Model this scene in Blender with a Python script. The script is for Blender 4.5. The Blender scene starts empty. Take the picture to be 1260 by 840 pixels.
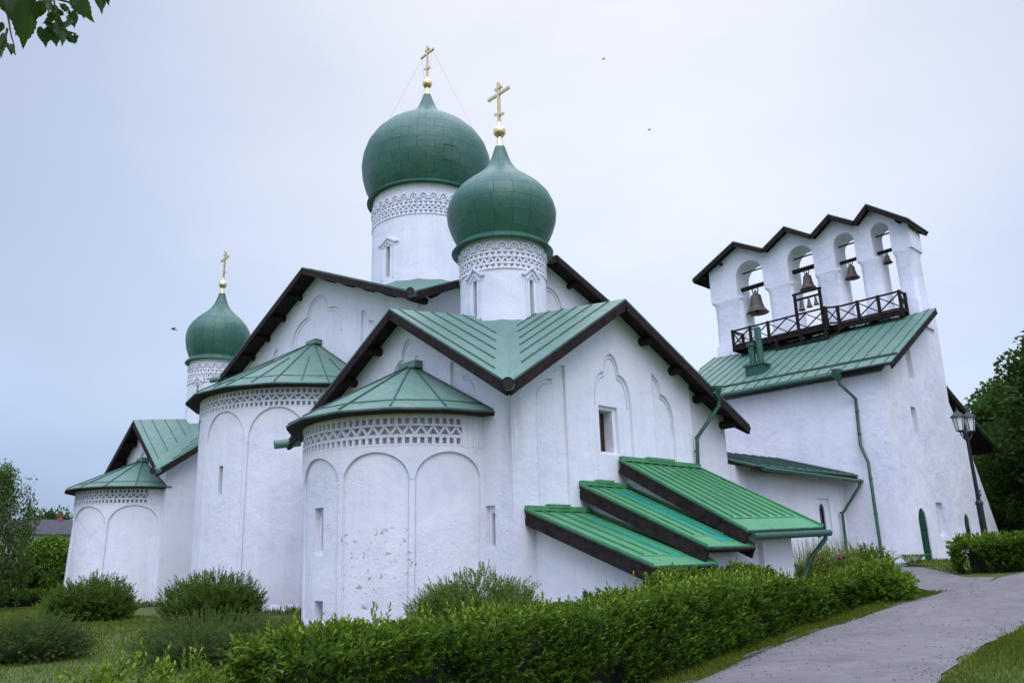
import bpy, bmesh, math, random
import numpy as np
from mathutils import Vector, Matrix, noise as mnoise
R = math.radians
random.seed(7)
rng = np.random.default_rng(7)
SC = bpy.context.scene
COL = SC.collection

# ------------------------------------------------------------------ camera
F_PX, PITCH, ROLL, AZ = 960.0, math.atan(268 / 960.0), 0.027, R(47)
EYE = Vector((0, 0, 1.6))
fw = Vector((math.cos(AZ), math.sin(AZ), 0)); rt = Vector((math.sin(AZ), -math.cos(AZ), 0)); up = Vector((0, 0, 1))
Fv = fw * math.cos(PITCH) + up * math.sin(PITCH)
Uv = -fw * math.sin(PITCH) + up * math.cos(PITCH)
cx = rt * math.cos(ROLL) - Uv * math.sin(ROLL)
cy = rt * math.sin(ROLL) + Uv * math.cos(ROLL)
cd = bpy.data.cameras.new('camera'); cam = bpy.data.objects.new('camera', cd); COL.objects.link(cam)
cam.matrix_world = Matrix(((cx.x, cy.x, -Fv.x, EYE.x), (cx.y, cy.y, -Fv.y, EYE.y), (cx.z, cy.z, -Fv.z, EYE.z), (0, 0, 0, 1)))
cd.sensor_width = 36; cd.lens = F_PX / 1260 * 36; cd.clip_end = 3000; cd.clip_start = 0.05
SC.camera = cam

# ------------------------------------------------------------------ world: overcast evening sky
w = bpy.data.worlds.new('World'); SC.world = w; w.use_nodes = True
nt = w.node_tree; nt.nodes.clear()
N = nt.nodes.new; L = nt.links.new
out = N('ShaderNodeOutputWorld'); bg = N('ShaderNodeBackground'); bg2 = N('ShaderNodeBackground'); add = N('ShaderNodeAddShader')
SUN_EL, SUN_AZ = R(50), R(-122)          # sun direction (behind the camera, to the right, behind cloud)
sky = N('ShaderNodeTexSky'); sky.sky_type = 'NISHITA'; sky.sun_disc = False
sky.sun_elevation = SUN_EL; sky.sun_rotation = R(90) - SUN_AZ
L(sky.outputs[0], bg.inputs[0]); bg.inputs[1].default_value = 0.05
tc = N('ShaderNodeTexCoord')
def vdot(vec):
    d = N('ShaderNodeVectorMath'); d.operation = 'DOT_PRODUCT'; d.inputs[1].default_value = vec
    L(tc.outputs['Generated'], d.inputs[0]); return d.outputs['Value']
# cloud deck: palest ahead and above, blue-grey to the left, unseen part behind the viewer brightened to light the walls
bright = (fw * 0.80 + rt * 0.13 + up * 0.58).normalized()
ramp = N('ShaderNodeValToRGB')
no = N('ShaderNodeTexNoise'); no.inputs['Scale'].default_value = 2.4; no.inputs['Detail'].default_value = 5
mp = N('ShaderNodeMapping'); mp.inputs['Scale'].default_value = (1, 1, 2.4); L(tc.outputs['Generated'], mp.inputs[0]); L(mp.outputs[0], no.inputs['Vector'])
m1 = N('ShaderNodeMath'); m1.operation = 'MULTIPLY_ADD'; m1.inputs[1].default_value = 0.11; m1.inputs[2].default_value = -0.055
L(no.outputs['Fac'], m1.inputs[0])
m2 = N('ShaderNodeMath'); m2.operation = 'ADD'; L(vdot(bright), m2.inputs[0]); L(m1.outputs[0], m2.inputs[1])
L(m2.outputs[0], ramp.inputs[0])
cr = ramp.color_ramp
cr.elements[0].position = 0.30; cr.elements[0].color = (0.50, 0.58, 0.86, 1)
cr.elements[1].position = 1.0; cr.elements[1].color = (0.785, 0.795, 0.815, 1)
for p, c in ((0.52, (0.42, 0.48, 0.66, 1)), (0.74, (0.385, 0.43, 0.56, 1)), (0.83, (0.445, 0.50, 0.625, 1)), (0.92, (0.61, 0.645, 0.715, 1))):
    e = cr.elements.new(p); e.color = c
# overcast zenith, brightened above the view to put more light on the walls
zen = N('ShaderNodeMapRange'); zen.interpolation_type = 'SMOOTHSTEP'
zen.inputs['From Min'].default_value = 0.64; zen.inputs['From Max'].default_value = 0.92
zen.inputs['To Min'].default_value = 1.0; zen.inputs['To Max'].default_value = 4.6
L(vdot((0, 0, 1)), zen.inputs['Value'])
# a dark bank of rain cloud low on the left
hz = N('ShaderNodeMapRange'); hz.interpolation_type = 'SMOOTHSTEP'
hz.inputs['From Min'].default_value = 0.0; hz.inputs['From Max'].default_value = 0.23
hz.inputs['To Min'].default_value = 1.0; hz.inputs['To Max'].default_value = 0.0
m3 = N('ShaderNodeMath'); m3.operation = 'MULTIPLY_ADD'; m3.inputs[1].default_value = 0.14; L(no.outputs['Fac'], m3.inputs[0]); 
m4 = N('ShaderNodeMath'); m4.operation = 'SUBTRACT'; m4.inputs[1].default_value = 0.07; L(vdot((0, 0, 1)), m3.inputs[2]); L(m3.outputs[0], m4.inputs[0]); L(m4.outputs[0], hz.inputs['Value'])
lf = N('ShaderNodeMapRange'); lf.interpolation_type = 'SMOOTHSTEP'; lf.inputs['From Min'].default_value = 0.74; lf.inputs['From Max'].default_value = 0.96
L(vdot((0.216, 0.976, 0)), lf.inputs['Value'])
mm = N('ShaderNodeMath'); mm.operation = 'MULTIPLY'; L(hz.outputs[0], mm.inputs[0]); L(lf.outputs[0], mm.inputs[1])
mxc = N('ShaderNodeMix'); mxc.data_type = 'RGBA'; L(mm.outputs[0], mxc.inputs[0]); L(ramp.outputs[0], mxc.inputs[6]); mxc.inputs[7].default_value = (0.075, 0.125, 0.31, 1)
L(mxc.outputs[2], bg2.inputs[0]); L(zen.outputs[0], bg2.inputs[1])
L(bg.outputs[0], add.inputs[0]); L(bg2.outputs[0], add.inputs[1]); L(add.outputs[0], out.inputs[0])

sl = bpy.data.lights.new('sun', 'SUN'); sl.energy = 1.1; sl.angle = R(50); sl.color = (1, 0.95, 0.93)
sun = bpy.data.objects.new('sun', sl); COL.objects.link(sun)
sd = Vector((math.cos(SUN_EL) * math.cos(SUN_AZ), math.cos(SUN_EL) * math.sin(SUN_AZ), math.sin(SUN_EL)))
sun.rotation_euler = sd.to_track_quat('Z', 'Y').to_euler(); sun.location = (0, -20, 40)
vs = SC.view_settings; vs.view_transform = 'Standard'; vs.look = 'None'; vs.exposure = 0.09; vs.gamma = 1; vs.use_curve_mapping = False

# ------------------------------------------------------------------ helpers
def tag(o, label=None, cat=None, group=None, kind=None):
    if label: o['label'] = label
    if cat: o['category'] = cat
    if group: o['group'] = group
    if kind: o['kind'] = kind
    return o
def empty(name, loc, label=None, cat=None, group=None):
    o = bpy.data.objects.new(name, None); COL.objects.link(o); o.location = loc; o.empty_display_size = .3
    return tag(o, label, cat, group)
def root_offset(parent):
    while parent.parent: parent = parent.parent
    return parent.location
class MB:
    def __init__(s): s.v = []; s.f = []; s.m = []; s.uv = {}
    def add(s, vs, fs, mi=0, uvs=None):
        b = len(s.v); s.v += [tuple(p) for p in vs]
        for k, q in enumerate(fs):
            if uvs is not None: s.uv[len(s.f)] = uvs[k]
            s.f.append(tuple(i + b for i in q)); s.m.append(mi)
        return s
    def box(s, lo, hi, mi=0):
        x0, y0, z0 = lo; x1, y1, z1 = hi
        return s.add([(x0,y0,z0),(x1,y0,z0),(x1,y1,z0),(x0,y1,z0),(x0,y0,z1),(x1,y0,z1),(x1,y1,z1),(x0,y1,z1)],
                     [(0,3,2,1),(4,5,6,7),(0,1,5,4),(1,2,6,5),(2,3,7,6),(3,0,4,7)], mi)
    def bar(s, a, b, wd, h, upv=(0, 0, 1), mi=0):
        a = Vector(a); b = Vector(b); d = (b - a).normalized(); u = Vector(upv)
        sd_ = d.cross(u)
        if sd_.length < 1e-4: sd_ = d.cross(Vector((1, 0, 0)))
        sd_.normalize(); u = sd_.cross(d).normalized()
        sd_ *= wd / 2; u *= h / 2
        vs = [a-sd_-u, a+sd_-u, a+sd_+u, a-sd_+u, b-sd_-u, b+sd_-u, b+sd_+u, b-sd_+u]
        return s.add(vs, [(0,1,2,3),(7,6,5,4),(0,4,5,1),(1,5,6,2),(2,6,7,3),(3,7,4,0)], mi)
    def tube(s, pts, rad, n=10, mi=0, caps=True):
        pts = [Vector(p) for p in pts]; rr = rad if isinstance(rad, (list, tuple)) else [rad] * len(pts)
        b = len(s.v); pu = None
        for i, p in enumerate(pts):
            if i == 0: d = pts[1] - p
            elif i == len(pts) - 1: d = p - pts[i-1]
            else: d = (pts[i+1] - p).normalized() + (p - pts[i-1]).normalized()
            d.normalize()
            if pu is None:
                pu = d.cross(Vector((0, 0, 1)))
                if pu.length < 1e-3: pu = d.cross(Vector((1, 0, 0)))
            pu = (pu - d * pu.dot(d)).normalized(); pv = d.cross(pu)
            for k in range(n):
                t = 2 * math.pi * k / n
                s.v.append(tuple(p + pu * math.cos(t) * rr[i] + pv * math.sin(t) * rr[i]))
        for i in range(len(pts) - 1):
            for k in range(n):
                s.f.append((b+i*n+k, b+i*n+(k+1)%n, b+(i+1)*n+(k+1)%n, b+(i+1)*n+k)); s.m.append(mi)
        if caps:
            s.f.append(tuple(b + k for k in reversed(range(n)))); s.m.append(mi)
            s.f.append(tuple(b + (len(pts)-1)*n + k for k in range(n))); s.m.append(mi)
        return s
    def prism(s, poly, off, mi=0):
        n = len(poly); off = Vector(off); a = [Vector(p) for p in poly]
        vs = a + [p + off for p in a]
        fs = [tuple(reversed(range(n))), tuple(range(n, 2*n))] + [(i, (i+1) % n, n + (i+1) % n, n + i) for i in range(n)]
        return s.add(vs, fs, mi)
    def lathe(s, C, prof, n=48, mi=0, wob=0.0, close=True, vscale=1.0, seed=0.0):
        """prof: list of (radius, z) from the bottom up; closed solid with uv (angle, arc length)"""
        b = len(s.v); arc = [0.0]
        for i in range(1, len(prof)): arc.append(arc[-1] + math.dist(prof[i], prof[i-1]))
        for i, (r, z) in enumerate(prof):
            for k in range(n):
                t = 2 * math.pi * k / n
                rr = r
                if wob: rr += wob * mnoise.noise(Vector((math.cos(t)*2.2 + seed, math.sin(t)*2.2, z*.55)))
                s.v.append((C[0] + rr*math.cos(t), C[1] + rr*math.sin(t), z))
        for i in range(len(prof) - 1):
            for k in range(n):
                s.uv[len(s.f)] = [(k/n, arc[i]), ((k+1)/n, arc[i]), ((k+1)/n, arc[i+1]), (k/n, arc[i+1])]
                s.f.append((b+i*n+k, b+i*n+(k+1)%n, b+(i+1)*n+(k+1)%n, b+(i+1)*n+k)); s.m.append(mi)
        if close:
            s.f.append(tuple(b + k for k in reversed(range(n)))); s.m.append(mi)
            s.f.append(tuple(b + (len(prof)-1)*n + k for k in range(n))); s.m.append(mi)
        return s
    def build(s, name, mats, parent=None, smooth=False, auto=None, fix=True):
        me = bpy.data.meshes.new(name)
        off = root_offset(parent) if parent else Vector((0, 0, 0))
        me.from_pydata([(p[0]-off.x, p[1]-off.y, p[2]-off.z) for p in s.v], [], s.f)
        for m_ in (mats if isinstance(mats, (list, tuple)) else [mats]): me.materials.append(m_)
        if any(s.m): me.polygons.foreach_set('material_index', s.m)
        if s.uv:
            ul = me.uv_layers.new(name='UVMap')
            for pi, uvs in s.uv.items():
                p = me.polygons[pi]
                for li, uvc in zip(p.loop_indices, uvs): ul.data[li].uv = uvc
        me.update()
        if fix:
            bm = bmesh.new(); bm.from_mesh(me); bmesh.ops.recalc_face_normals(bm, faces=bm.faces); bm.to_mesh(me); bm.free()
        if smooth:
            me.polygons.foreach_set('use_smooth', [True] * len(me.polygons))
            if auto is not None: me.set_sharp_from_angle(angle=R(auto))
        o = bpy.data.objects.new(name, me); COL.objects.link(o)
        if parent: o.parent = parent
        return o
def bool_cut(o, cutters, parent):
    """subtract every closed MB in cutters from o and bake the result into its mesh"""
    tmp = []
    for c in cutters:
        k = c.build('cutter', M['dark'], parent); tmp.append(k)
        md = o.modifiers.new('cut', 'BOOLEAN'); md.operation = 'DIFFERENCE'; md.solver = 'EXACT'; md.object = k
    dg = bpy.context.evaluated_depsgraph_get(); dg.update()
    me = bpy.data.meshes.new_from_object(o.evaluated_get(dg))
    o.modifiers.clear(); old = o.data; o.data = me; bpy.data.meshes.remove(old)
    for k in tmp:
        km = k.data; bpy.data.objects.remove(k); bpy.data.meshes.remove(km)
    return o
def join_mb(o, mb):
    """append an MB (world coordinates) to the mesh of o"""
    off = root_offset(o)
    bm = bmesh.new(); bm.from_mesh(o.data)
    vs = [bm.verts.new((p[0]-off.x, p[1]-off.y, p[2]-off.z)) for p in mb.v]
    new = []
    for q, mi in zip(mb.f, mb.m):
        try: fc = bm.faces.new([vs[i] for i in q]); fc.material_index = mi; new.append(fc)
        except ValueError: pass
    bmesh.ops.remove_doubles(bm, verts=vs, dist=2e-4)
    new = [q for q in new if q.is_valid]
    bmesh.ops.recalc_face_normals(bm, faces=new)
    bm.to_mesh(o.data); bm.free()

# ------------------------------------------------------------------ materials
M = {}
def mat(name):
    m = bpy.data.materials.new(name); m.use_nodes = True
    n = m.node_tree.nodes; b = n['Principled BSDF']
    return m, n, m.node_tree.links, b
def noise_node(n, l, scale, detail=5, rough=.6, vec=None, dist=0.0):
    t = n.new('ShaderNodeTexNoise'); t.inputs['Scale'].default_value = scale; t.inputs['Detail'].default_value = detail
    t.inputs['Roughness'].default_value = rough; t.inputs['Distortion'].default_value = dist
    if vec is not None: l.new(vec, t.inputs['Vector'])
    return t.outputs['Fac']
def ramp_node(n, l, fac, stops):
    r_ = n.new('ShaderNodeValToRGB'); l.new(fac, r_.inputs[0]); e = r_.color_ramp.elements
    e[0].position, e[0].color = stops[0][0], (*stops[0][1], 1); e[1].position, e[1].color = stops[-1][0], (*stops[-1][1], 1)
    for p, c in stops[1:-1]: e.new(p).color = (*c, 1)
    return r_.outputs[0]
def mix_node(n, l, fac, a, b, mode='MIX'):
    x = n.new('ShaderNodeMix'); x.data_type = 'RGBA'; x.blend_type = mode
    for s_, v_ in ((x.inputs[0], fac), (x.inputs[6], a), (x.inputs[7], b)):
        if hasattr(v_, 'links') or hasattr(v_, 'is_linked'): l.new(v_, s_)
        elif isinstance(v_, tuple): s_.default_value = (*v_, 1) if len(v_) == 3 else v_
        else: s_.default_value = v_
    return x.outputs[2]
def math_node(n, l, op, a, b=None, c=None, clamp=False):
    x = n.new('ShaderNodeMath'); x.operation = op; x.use_clamp = clamp
    for s_, v_ in zip(x.inputs, (a, b, c)):
        if v_ is None: continue
        if hasattr(v_, 'is_linked'): l.new(v_, s_)
        else: s_.default_value = v_
    return x.outputs[0]
def bump_node(n, l, h, strength, dist, nrm=None):
    x = n.new('ShaderNodeBump'); x.inputs['Strength'].default_value = strength; x.inputs['Distance'].default_value = dist
    l.new(h, x.inputs['Height'])
    if nrm is not None: l.new(nrm, x.inputs['Normal'])
    return x.outputs[0]
def geo_pos(n): return n.new('ShaderNodeNewGeometry').outputs['Position']
def mapped(n, l, vec, scale):
    x = n.new('ShaderNodeMapping'); x.inputs['Scale'].default_value = scale; l.new(vec, x.inputs[0]); return x.outputs[0]

def plaster(name, base=(.82, .81, .845), peel=None, bump=1.0):
    m, n, l, b = mat(name)
    pos = geo_pos(n)
    big = noise_node(n, l, .55, 5, .6, pos); mid = noise_node(n, l, 2.3, 6, .62, pos); fine = noise_node(n, l, 22, 4, .6, pos)
    streak = noise_node(n, l, 1.0, 5, .65, mapped(n, l, pos, (2.6, 2.6, .22)))
    c = ramp_node(n, l, big, [(.30, (base[0]*.86, base[1]*.89, base[2]*.93)), (.5, tuple(v*.97 for v in base)), (.70, base)])
    st = ramp_node(n, l, streak, [(.36, (.80, .83, .87)), (.54, (1, 1, 1))])
    c = mix_node(n, l, .22, c, st, 'MULTIPLY')
    sp = ramp_node(n, l, mid, [(.30, (.78, .82, .88)), (.46, (1, 1, 1))])
    c = mix_node(n, l, .38, c, sp, 'MULTIPLY')
    # splash-back dirt over the lowest half metre
    sep = n.new('ShaderNodeSeparateXYZ'); l.new(pos, sep.inputs[0])
    dirt = math_node(n, l, 'MULTIPLY_ADD', mid, 1.5, math_node(n, l, 'MULTIPLY', sep.outputs[2], -1.0))
    dirt = math_node(n, l, 'ADD', dirt, -.30, clamp=True)
    c = mix_node(n, l, math_node(n, l, 'MULTIPLY', dirt, .55), c, (.50, .45, .42))
    rough_ = ramp_node(n, l, noise_node(n, l, .33, 3, .5, pos), [(.40, (.25, .25, .25)), (.62, (1, 1, 1))])
    h = math_node(n, l, 'MULTIPLY', math_node(n, l, 'MULTIPLY_ADD', mid, .9, math_node(n, l, 'MULTIPLY', fine, .30)), rough_)
    def near(socket, c0, w_): return math_node(n, l, 'SUBTRACT', 1.0, math_node(n, l, 'DIVIDE', math_node(n, l, 'ABSOLUTE', math_node(n, l, 'SUBTRACT', socket, c0)), w_), clamp=True)
    drip = math_node(n, l, 'MULTIPLY', near(sep.outputs[0], 13.05, .42), near(sep.outputs[1], 14.1, .42))
    drip = math_node(n, l, 'MULTIPLY', drip, near(sep.outputs[2], 4.9, 1.9))
    drip = math_node(n, l, 'MULTIPLY', drip, ramp_node(n, l, noise_node(n, l, 1.0, 5, .7, mapped(n, l, pos, (7, 7, .5))), [(.35, (0, 0, 0)), (.6, (1, 1, 1))]))
    c = mix_node(n, l, math_node(n, l, 'MULTIPLY', drip, .75, clamp=True), c, (.30, .27, .25))
    h = math_node(n, l, 'MULTIPLY_ADD', big, .9, h)
    if peel:
        (p0, p1, z0, z1, amt) = peel
        pn = noise_node(n, l, 6.5, 4, .6, mapped(n, l, pos, (1, 1, 1.1)), .8)
        msk = noise_node(n, l, .9, 2, .5, pos)
        zz = n.new('ShaderNodeMapRange'); zz.interpolation_type = 'SMOOTHSTEP'; l.new(sep.outputs[2], zz.inputs[0])
        zz.inputs[1].default_value = z1; zz.inputs[2].default_value = z1 - .7
        zb = n.new('ShaderNodeMapRange'); zb.interpolation_type = 'SMOOTHSTEP'; l.new(sep.outputs[2], zb.inputs[0])
        zb.inputs[1].default_value = z0; zb.inputs[2].default_value = z0 + .5
        yy = n.new('ShaderNodeMapRange'); yy.interpolation_type = 'SMOOTHSTEP'; l.new(sep.outputs[1], yy.inputs[0])
        yy.inputs[1].default_value = p1; yy.inputs[2].default_value = p1 - .6
        yb = n.new('ShaderNodeMapRange'); yb.interpolation_type = 'SMOOTHSTEP'; l.new(sep.outputs[1], yb.inputs[0])
        yb.inputs[1].default_value = p0; yb.inputs[2].default_value = p0 + .4
        reg = math_node(n, l, 'MULTIPLY', math_node(n, l, 'MULTIPLY', zz.outputs[0], zb.outputs[0]), math_node(n, l, 'MULTIPLY', yy.outputs[0], yb.outputs[0]))
        v = math_node(n, l, 'MULTIPLY_ADD', msk, .12, pn)
        v = math_node(n, l, 'MULTIPLY', math_node(n, l, 'GREATER_THAN', v, amt), math_node(n, l, 'GREATER_THAN', reg, .35))
        bc = ramp_node(n, l, fine, [(.35, (.36, .31, .29)), (.65, (.55, .47, .43))])
        c = mix_node(n, l, v, c, bc)
        h = math_node(n, l, 'MULTIPLY_ADD', v, -.5, h)
    bev = n.new('ShaderNodeBevel'); bev.samples = 3; bev.inputs['Radius'].default_value = .035
    l.new(bump_node(n, l, h, min(1, .5 * bump), .10, bev.outputs[0]), b.inputs['Normal'])
    l.new(c, b.inputs['Base Color']); b.inputs['Roughness'].default_value = .9; b.inputs['Specular IOR Level'].default_value = .2
    M[name] = m
plaster('plaster')
plaster('plaster_peeling', peel=(15.6, 17.75, .35, 2.7, .685))
plaster('plaster_belfry', base=(.82, .81, .845), bump=1.5)

def metal_roof(name, c0, c1, rough=.42, brick=None, stain=(.19, .18, .165), stain_amt=.45):
    m, n, l, b = mat(name)
    pos = geo_pos(n)
    a = noise_node(n, l, .8, 5, .6, pos); f_ = noise_node(n, l, 5, 5, .65, pos)
    c = ramp_node(n, l, a, [(.3, c0), (.7, c1)])
    rs = ramp_node(n, l, noise_node(n, l, 1.3, 7, .68, mapped(n, l, pos, (1, 1, .45)), .6), [(.54, (0, 0, 0)), (.72, (1, 1, 1))])
    c = mix_node(n, l, math_node(n, l, 'MULTIPLY', rs, stain_amt), c, stain)
    h = f_
    if brick:
        (nu, vh) = brick                                       # sheets round the dome, sheet height in metres
        uv = n.new('ShaderNodeUVMap').outputs[0]
        bt = n.new('ShaderNodeTexBrick'); l.new(mapped(n, l, uv, (nu, 1/vh, 1)), bt.inputs['Vector'])
        bt.inputs['Scale'].default_value = 1.0; bt.inputs['Brick Width'].default_value = 1.0; bt.inputs['Row Height'].default_value = 1.0
        bt.inputs['Mortar Size'].default_value = .018; bt.inputs['Mortar Smooth'].default_value = .3; bt.offset = .5 if nu > 20 else .08
        bt.inputs['Color1'].default_value = (.91, .91, .92, 1); bt.inputs['Color2'].default_value = (1.06, 1.06, 1.05, 1); bt.inputs['Mortar'].default_value = (.46, .46, .46, 1)
        bt.inputs['Bias'].default_value = 0
        c = mix_node(n, l, 1.0, c, bt.outputs['Color'], 'MULTIPLY')
        h = math_node(n, l, 'MULTIPLY_ADD', bt.outputs['Fac'], .6, math_node(n, l, 'MULTIPLY', f_, .15))
        h = math_node(n, l, 'MULTIPLY_ADD', a, 2.2, h)
        l.new(bump_node(n, l, h, .6, .05), b.inputs['Normal'])
    else:
        wv = noise_node(n, l, 1.9, 4, .55, pos)
        l.new(bump_node(n, l, wv, .75, .12), b.inputs['Normal'])
    l.new(c, b.inputs['Base Color'])
    rr = n.new('ShaderNodeMapRange'); l.new(f_, rr.inputs[0]); rr.inputs[3].default_value = rough - .08; rr.inputs[4].default_value = rough + .16
    l.new(rr.outputs[0], b.inputs['Roughness'])
    M[name] = m
metal_roof('roof_green', (.085, .175, .125), (.115, .215, .158))
metal_roof('roof_seam', (.035, .080, .058), (.045, .095, .070))  # darker green for the ribs; their shadow lines are put into the colour
metal_roof('porch_green', (.065, .235, .098), (.085, .285, .120), stain_amt=.05)
metal_roof('porch_turquoise', (.006, .225, .160), (.012, .275, .20), stain_amt=.08)
metal_roof('dome_green', (.022, .100, .062), (.034, .134, .086), rough=.40, brick=(24, .62), stain_amt=.2)
metal_roof('dome_green_small', (.022, .100, .062), (.034, .134, .086), rough=.40, brick=(18, .52), stain_amt=.2)
metal_roof('pipe_green', (.018, .085, .050), (.024, .10, .060), stain_amt=.15)

def simple(name, col, rough=.6, metal=0.0, var=.25, scale=6, bump=.2, vec=None):
    m, n, l, b = mat(name)
    pos = geo_pos(n)
    v = mapped(n, l, pos, vec) if vec else pos
    f_ = noise_node(n, l, scale, 5, .6, v)
    c = ramp_node(n, l, f_, [(.3, tuple(k*(1-var) for k in col)), (.7, tuple(min(1, k*(1+var)) for k in col))])
    l.new(c, b.inputs['Base Color']); b.inputs['Roughness'].default_value = rough; b.inputs['Metallic'].default_value = metal
    if rough >= .75: b.inputs['Specular IOR Level'].default_value = .2
    if bump: l.new(bump_node(n, l, f_, bump, .02), b.inputs['Normal'])
    M[name] = m
simple('wood_dark', (.019, .013, .012), .85, 0, .5, 9, .5)
simple('wood_fascia', (.022, .014, .013), .85, 0, .5, 6, .6)
simple('wood_porch', (.024, .017, .016), .88, 0, .6, 5, .7)
simple('gold', (.86, .66, .36), .32, 1.0, .06, 8, .05)
simple('bronze', (.135, .105, .085), .6, .35, .25, 5, .15)
simple('iron', (.018, .017, .018), .5, .3, .2, 12, .1)
simple('dark', (.012, .012, .014), .5, 0, .1, 3, 0)
simple('glass_dark', (.02, .022, .026), .12, 0, .2, 2, 0)
simple('rust_frame', (.09, .035, .025), .7, 0, .3, 14, .2)
simple('door_green', (.012, .065, .045), .45, 0, .2, 7, .1)
simple('lamp_black', (.010, .012, .014), .38, .3, .15, 8, .05)
simple('sign_blue', (.05, .10, .28), .4, 0, .05, 5, 0)
simple('paint_white', (.75, .75, .76), .5, 0, .05, 5, 0)
simple('house_white', (.62, .62, .62), .85, 0, .1, 3, .1)
simple('slate', (.060, .056, .062), .75, 0, .2, 3, .2)
simple('brick_red', (.28, .10, .07), .9, 0, .25, 8, .2)
simple('bark', (.07, .055, .045), .9, 0, .4, 10, .8)
simple('bark_birch', (.45, .44, .42), .85, 0, .5, 7, .4, (1, 1, 5))
simple('stem', (.020, .022, .012), .9, 0, .4, 10, .6)
simple('stone_kerb', (.12, .115, .11), .9, 0, .25, 9, .6)
m, n, l, b = mat('lantern_glass')
b.inputs['Base Color'].default_value = (.86, .87, .90, 1); b.inputs['Roughness'].default_value = .3; b.inputs['Transmission Weight'].default_value = .08
M['lantern_glass'] = m

def leafmat(name, c_dark, c_mid, c_light, trans=.30, rough=.42):
    m, n, l, b = mat(name)
    at = n.new('ShaderNodeAttribute'); at.attribute_name = 'tone'
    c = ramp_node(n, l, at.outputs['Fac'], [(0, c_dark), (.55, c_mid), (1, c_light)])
    l.new(c, b.inputs['Base Color']); b.inputs['Roughness'].default_value = rough; b.inputs['Specular IOR Level'].default_value = .12
    tr = n.new('ShaderNodeBsdfTranslucent'); l.new(mix_node(n, l, .5, c, (.10, .16, .02)), tr.inputs[0])
    mx = n.new('ShaderNodeMixShader'); mx.inputs[0].default_value = trans
    l.new(b.outputs[0], mx.inputs[1]); l.new(tr.outputs[0], mx.inputs[2]); l.new(mx.outputs[0], n['Material Output'].inputs[0])
    M[name] = m
leafmat('leaf_hedge', (.020, .052, .005), (.085, .170, .012), (.30, .38, .045), rough=.5)
leafmat('leaf_bright', (.08, .17, .012), (.15, .26, .022), (.26, .37, .04), rough=.55)
leafmat('leaf_shrub', (.040, .078, .010), (.095, .160, .022), (.19, .25, .045), rough=.6)
leafmat('leaf_juniper', (.034, .060, .014), (.075, .115, .026), (.14, .18, .045), rough=.6)
leafmat('leaf_tree', (.016, .045, .008), (.042, .090, .014), (.085, .145, .026), rough=.6)
leafmat('leaf_birch', (.040, .075, .018), (.075, .120, .028), (.13, .175, .05), rough=.6)
leafmat('leaf_linden', (.012, .035, .008), (.030, .075, .014), (.075, .14, .025), trans=.4)
leafmat('grass', (.060, .092, .007), (.120, .170, .015), (.24, .25, .05), trans=.25, rough=.8)
leafmat('flower_pink', (.35, .03, .14), (.48, .05, .22), (.60, .12, .32))

# ground
m, n, l, b = mat('lawn_soil')
pos = geo_pos(n)
a = noise_node(n, l, .7, 6, .65, pos); f_ = noise_node(n, l, 14, 5, .7, pos)
c = ramp_node(n, l, a, [(.3, (.044, .070, .008)), (.5, (.075, .110, .014)), (.72, (.115, .120, .030))])
c = mix_node(n, l, .6, c, ramp_node(n, l, f_, [(.3, (.5, .5, .5)), (.7, (1.25, 1.2, 1.1))]), 'MULTIPLY')
l.new(c, b.inputs['Base Color']); b.inputs['Roughness'].default_value = .95
l.new(bump_node(n, l, f_, .8, .05), b.inputs['Normal']); M['lawn_soil'] = m
m, n, l, b = mat('asphalt')
pos = geo_pos(n)
a = noise_node(n, l, .45, 6, .65, pos, .5); f_ = noise_node(n, l, 60, 3, .7, pos); g_ = noise_node(n, l, 3.5, 6, .7, pos)
c = ramp_node(n, l, a, [(.3, (.148, .132, .130)), (.7, (.205, .184, .180))])
c = mix_node(n, l, .75, c, ramp_node(n, l, f_, [(.3, (.72, .72, .72)), (.7, (1.2, 1.2, 1.2))]), 'MULTIPLY')
c = mix_node(n, l, .5, c, ramp_node(n, l, g_, [(.35, (.75, .73, .72)), (.6, (1.05, 1.05, 1.05))]), 'MULTIPLY')
vo = n.new('ShaderNodeTexVoronoi'); vo.feature = 'DISTANCE_TO_EDGE'; vo.inputs['Scale'].default_value = .38
wv = n.new('ShaderNodeTexNoise'); wv.inputs['Scale'].default_value = 2.2; wv.inputs['Detail'].default_value = 6; l.new(pos, wv.inputs['Vector'])
av = n.new('ShaderNodeVectorMath'); av.operation = 'MULTIPLY_ADD'; l.new(wv.outputs['Color'], av.inputs[0]); av.inputs[1].default_value = (1.3, 1.3, 1.3); l.new(pos, av.inputs[2])
l.new(av.outputs[0], vo.inputs['Vector'])
cr_ = ramp_node(n, l, vo.outputs['Distance'], [(.002, (.45, .45, .45)), (.010, (1, 1, 1))])
c = mix_node(n, l, math_node(n, l, 'MULTIPLY', ramp_node(n, l, a, [(.45, (0, 0, 0)), (.6, (1, 1, 1))]), .7), c, mix_node(n, l, 1.0, c, cr_, 'MULTIPLY'))
pt = noise_node(n, l, 1.15, 3, .45, pos, 1.2)
c = mix_node(n, l, .8, c, ramp_node(n, l, pt, [(.42, (.88, .87, .88)), (.47, (1.03, 1.02, 1.01)), (.60, (1.0, 1.0, 1.0)), (.64, (.93, .92, .91))]), 'MULTIPLY')
sp_ = noise_node(n, l, 160, 2, .6, pos)
c = mix_node(n, l, .7, c, ramp_node(n, l, sp_, [(.30, (.55, .55, .56)), (.42, (1, 1, 1)), (.66, (1, 1, 1)), (.74, (1.5, 1.45, 1.4))]), 'MULTIPLY')
l.new(c, b.inputs['Base Color']); b.inputs['Roughness'].default_value = .88
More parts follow.
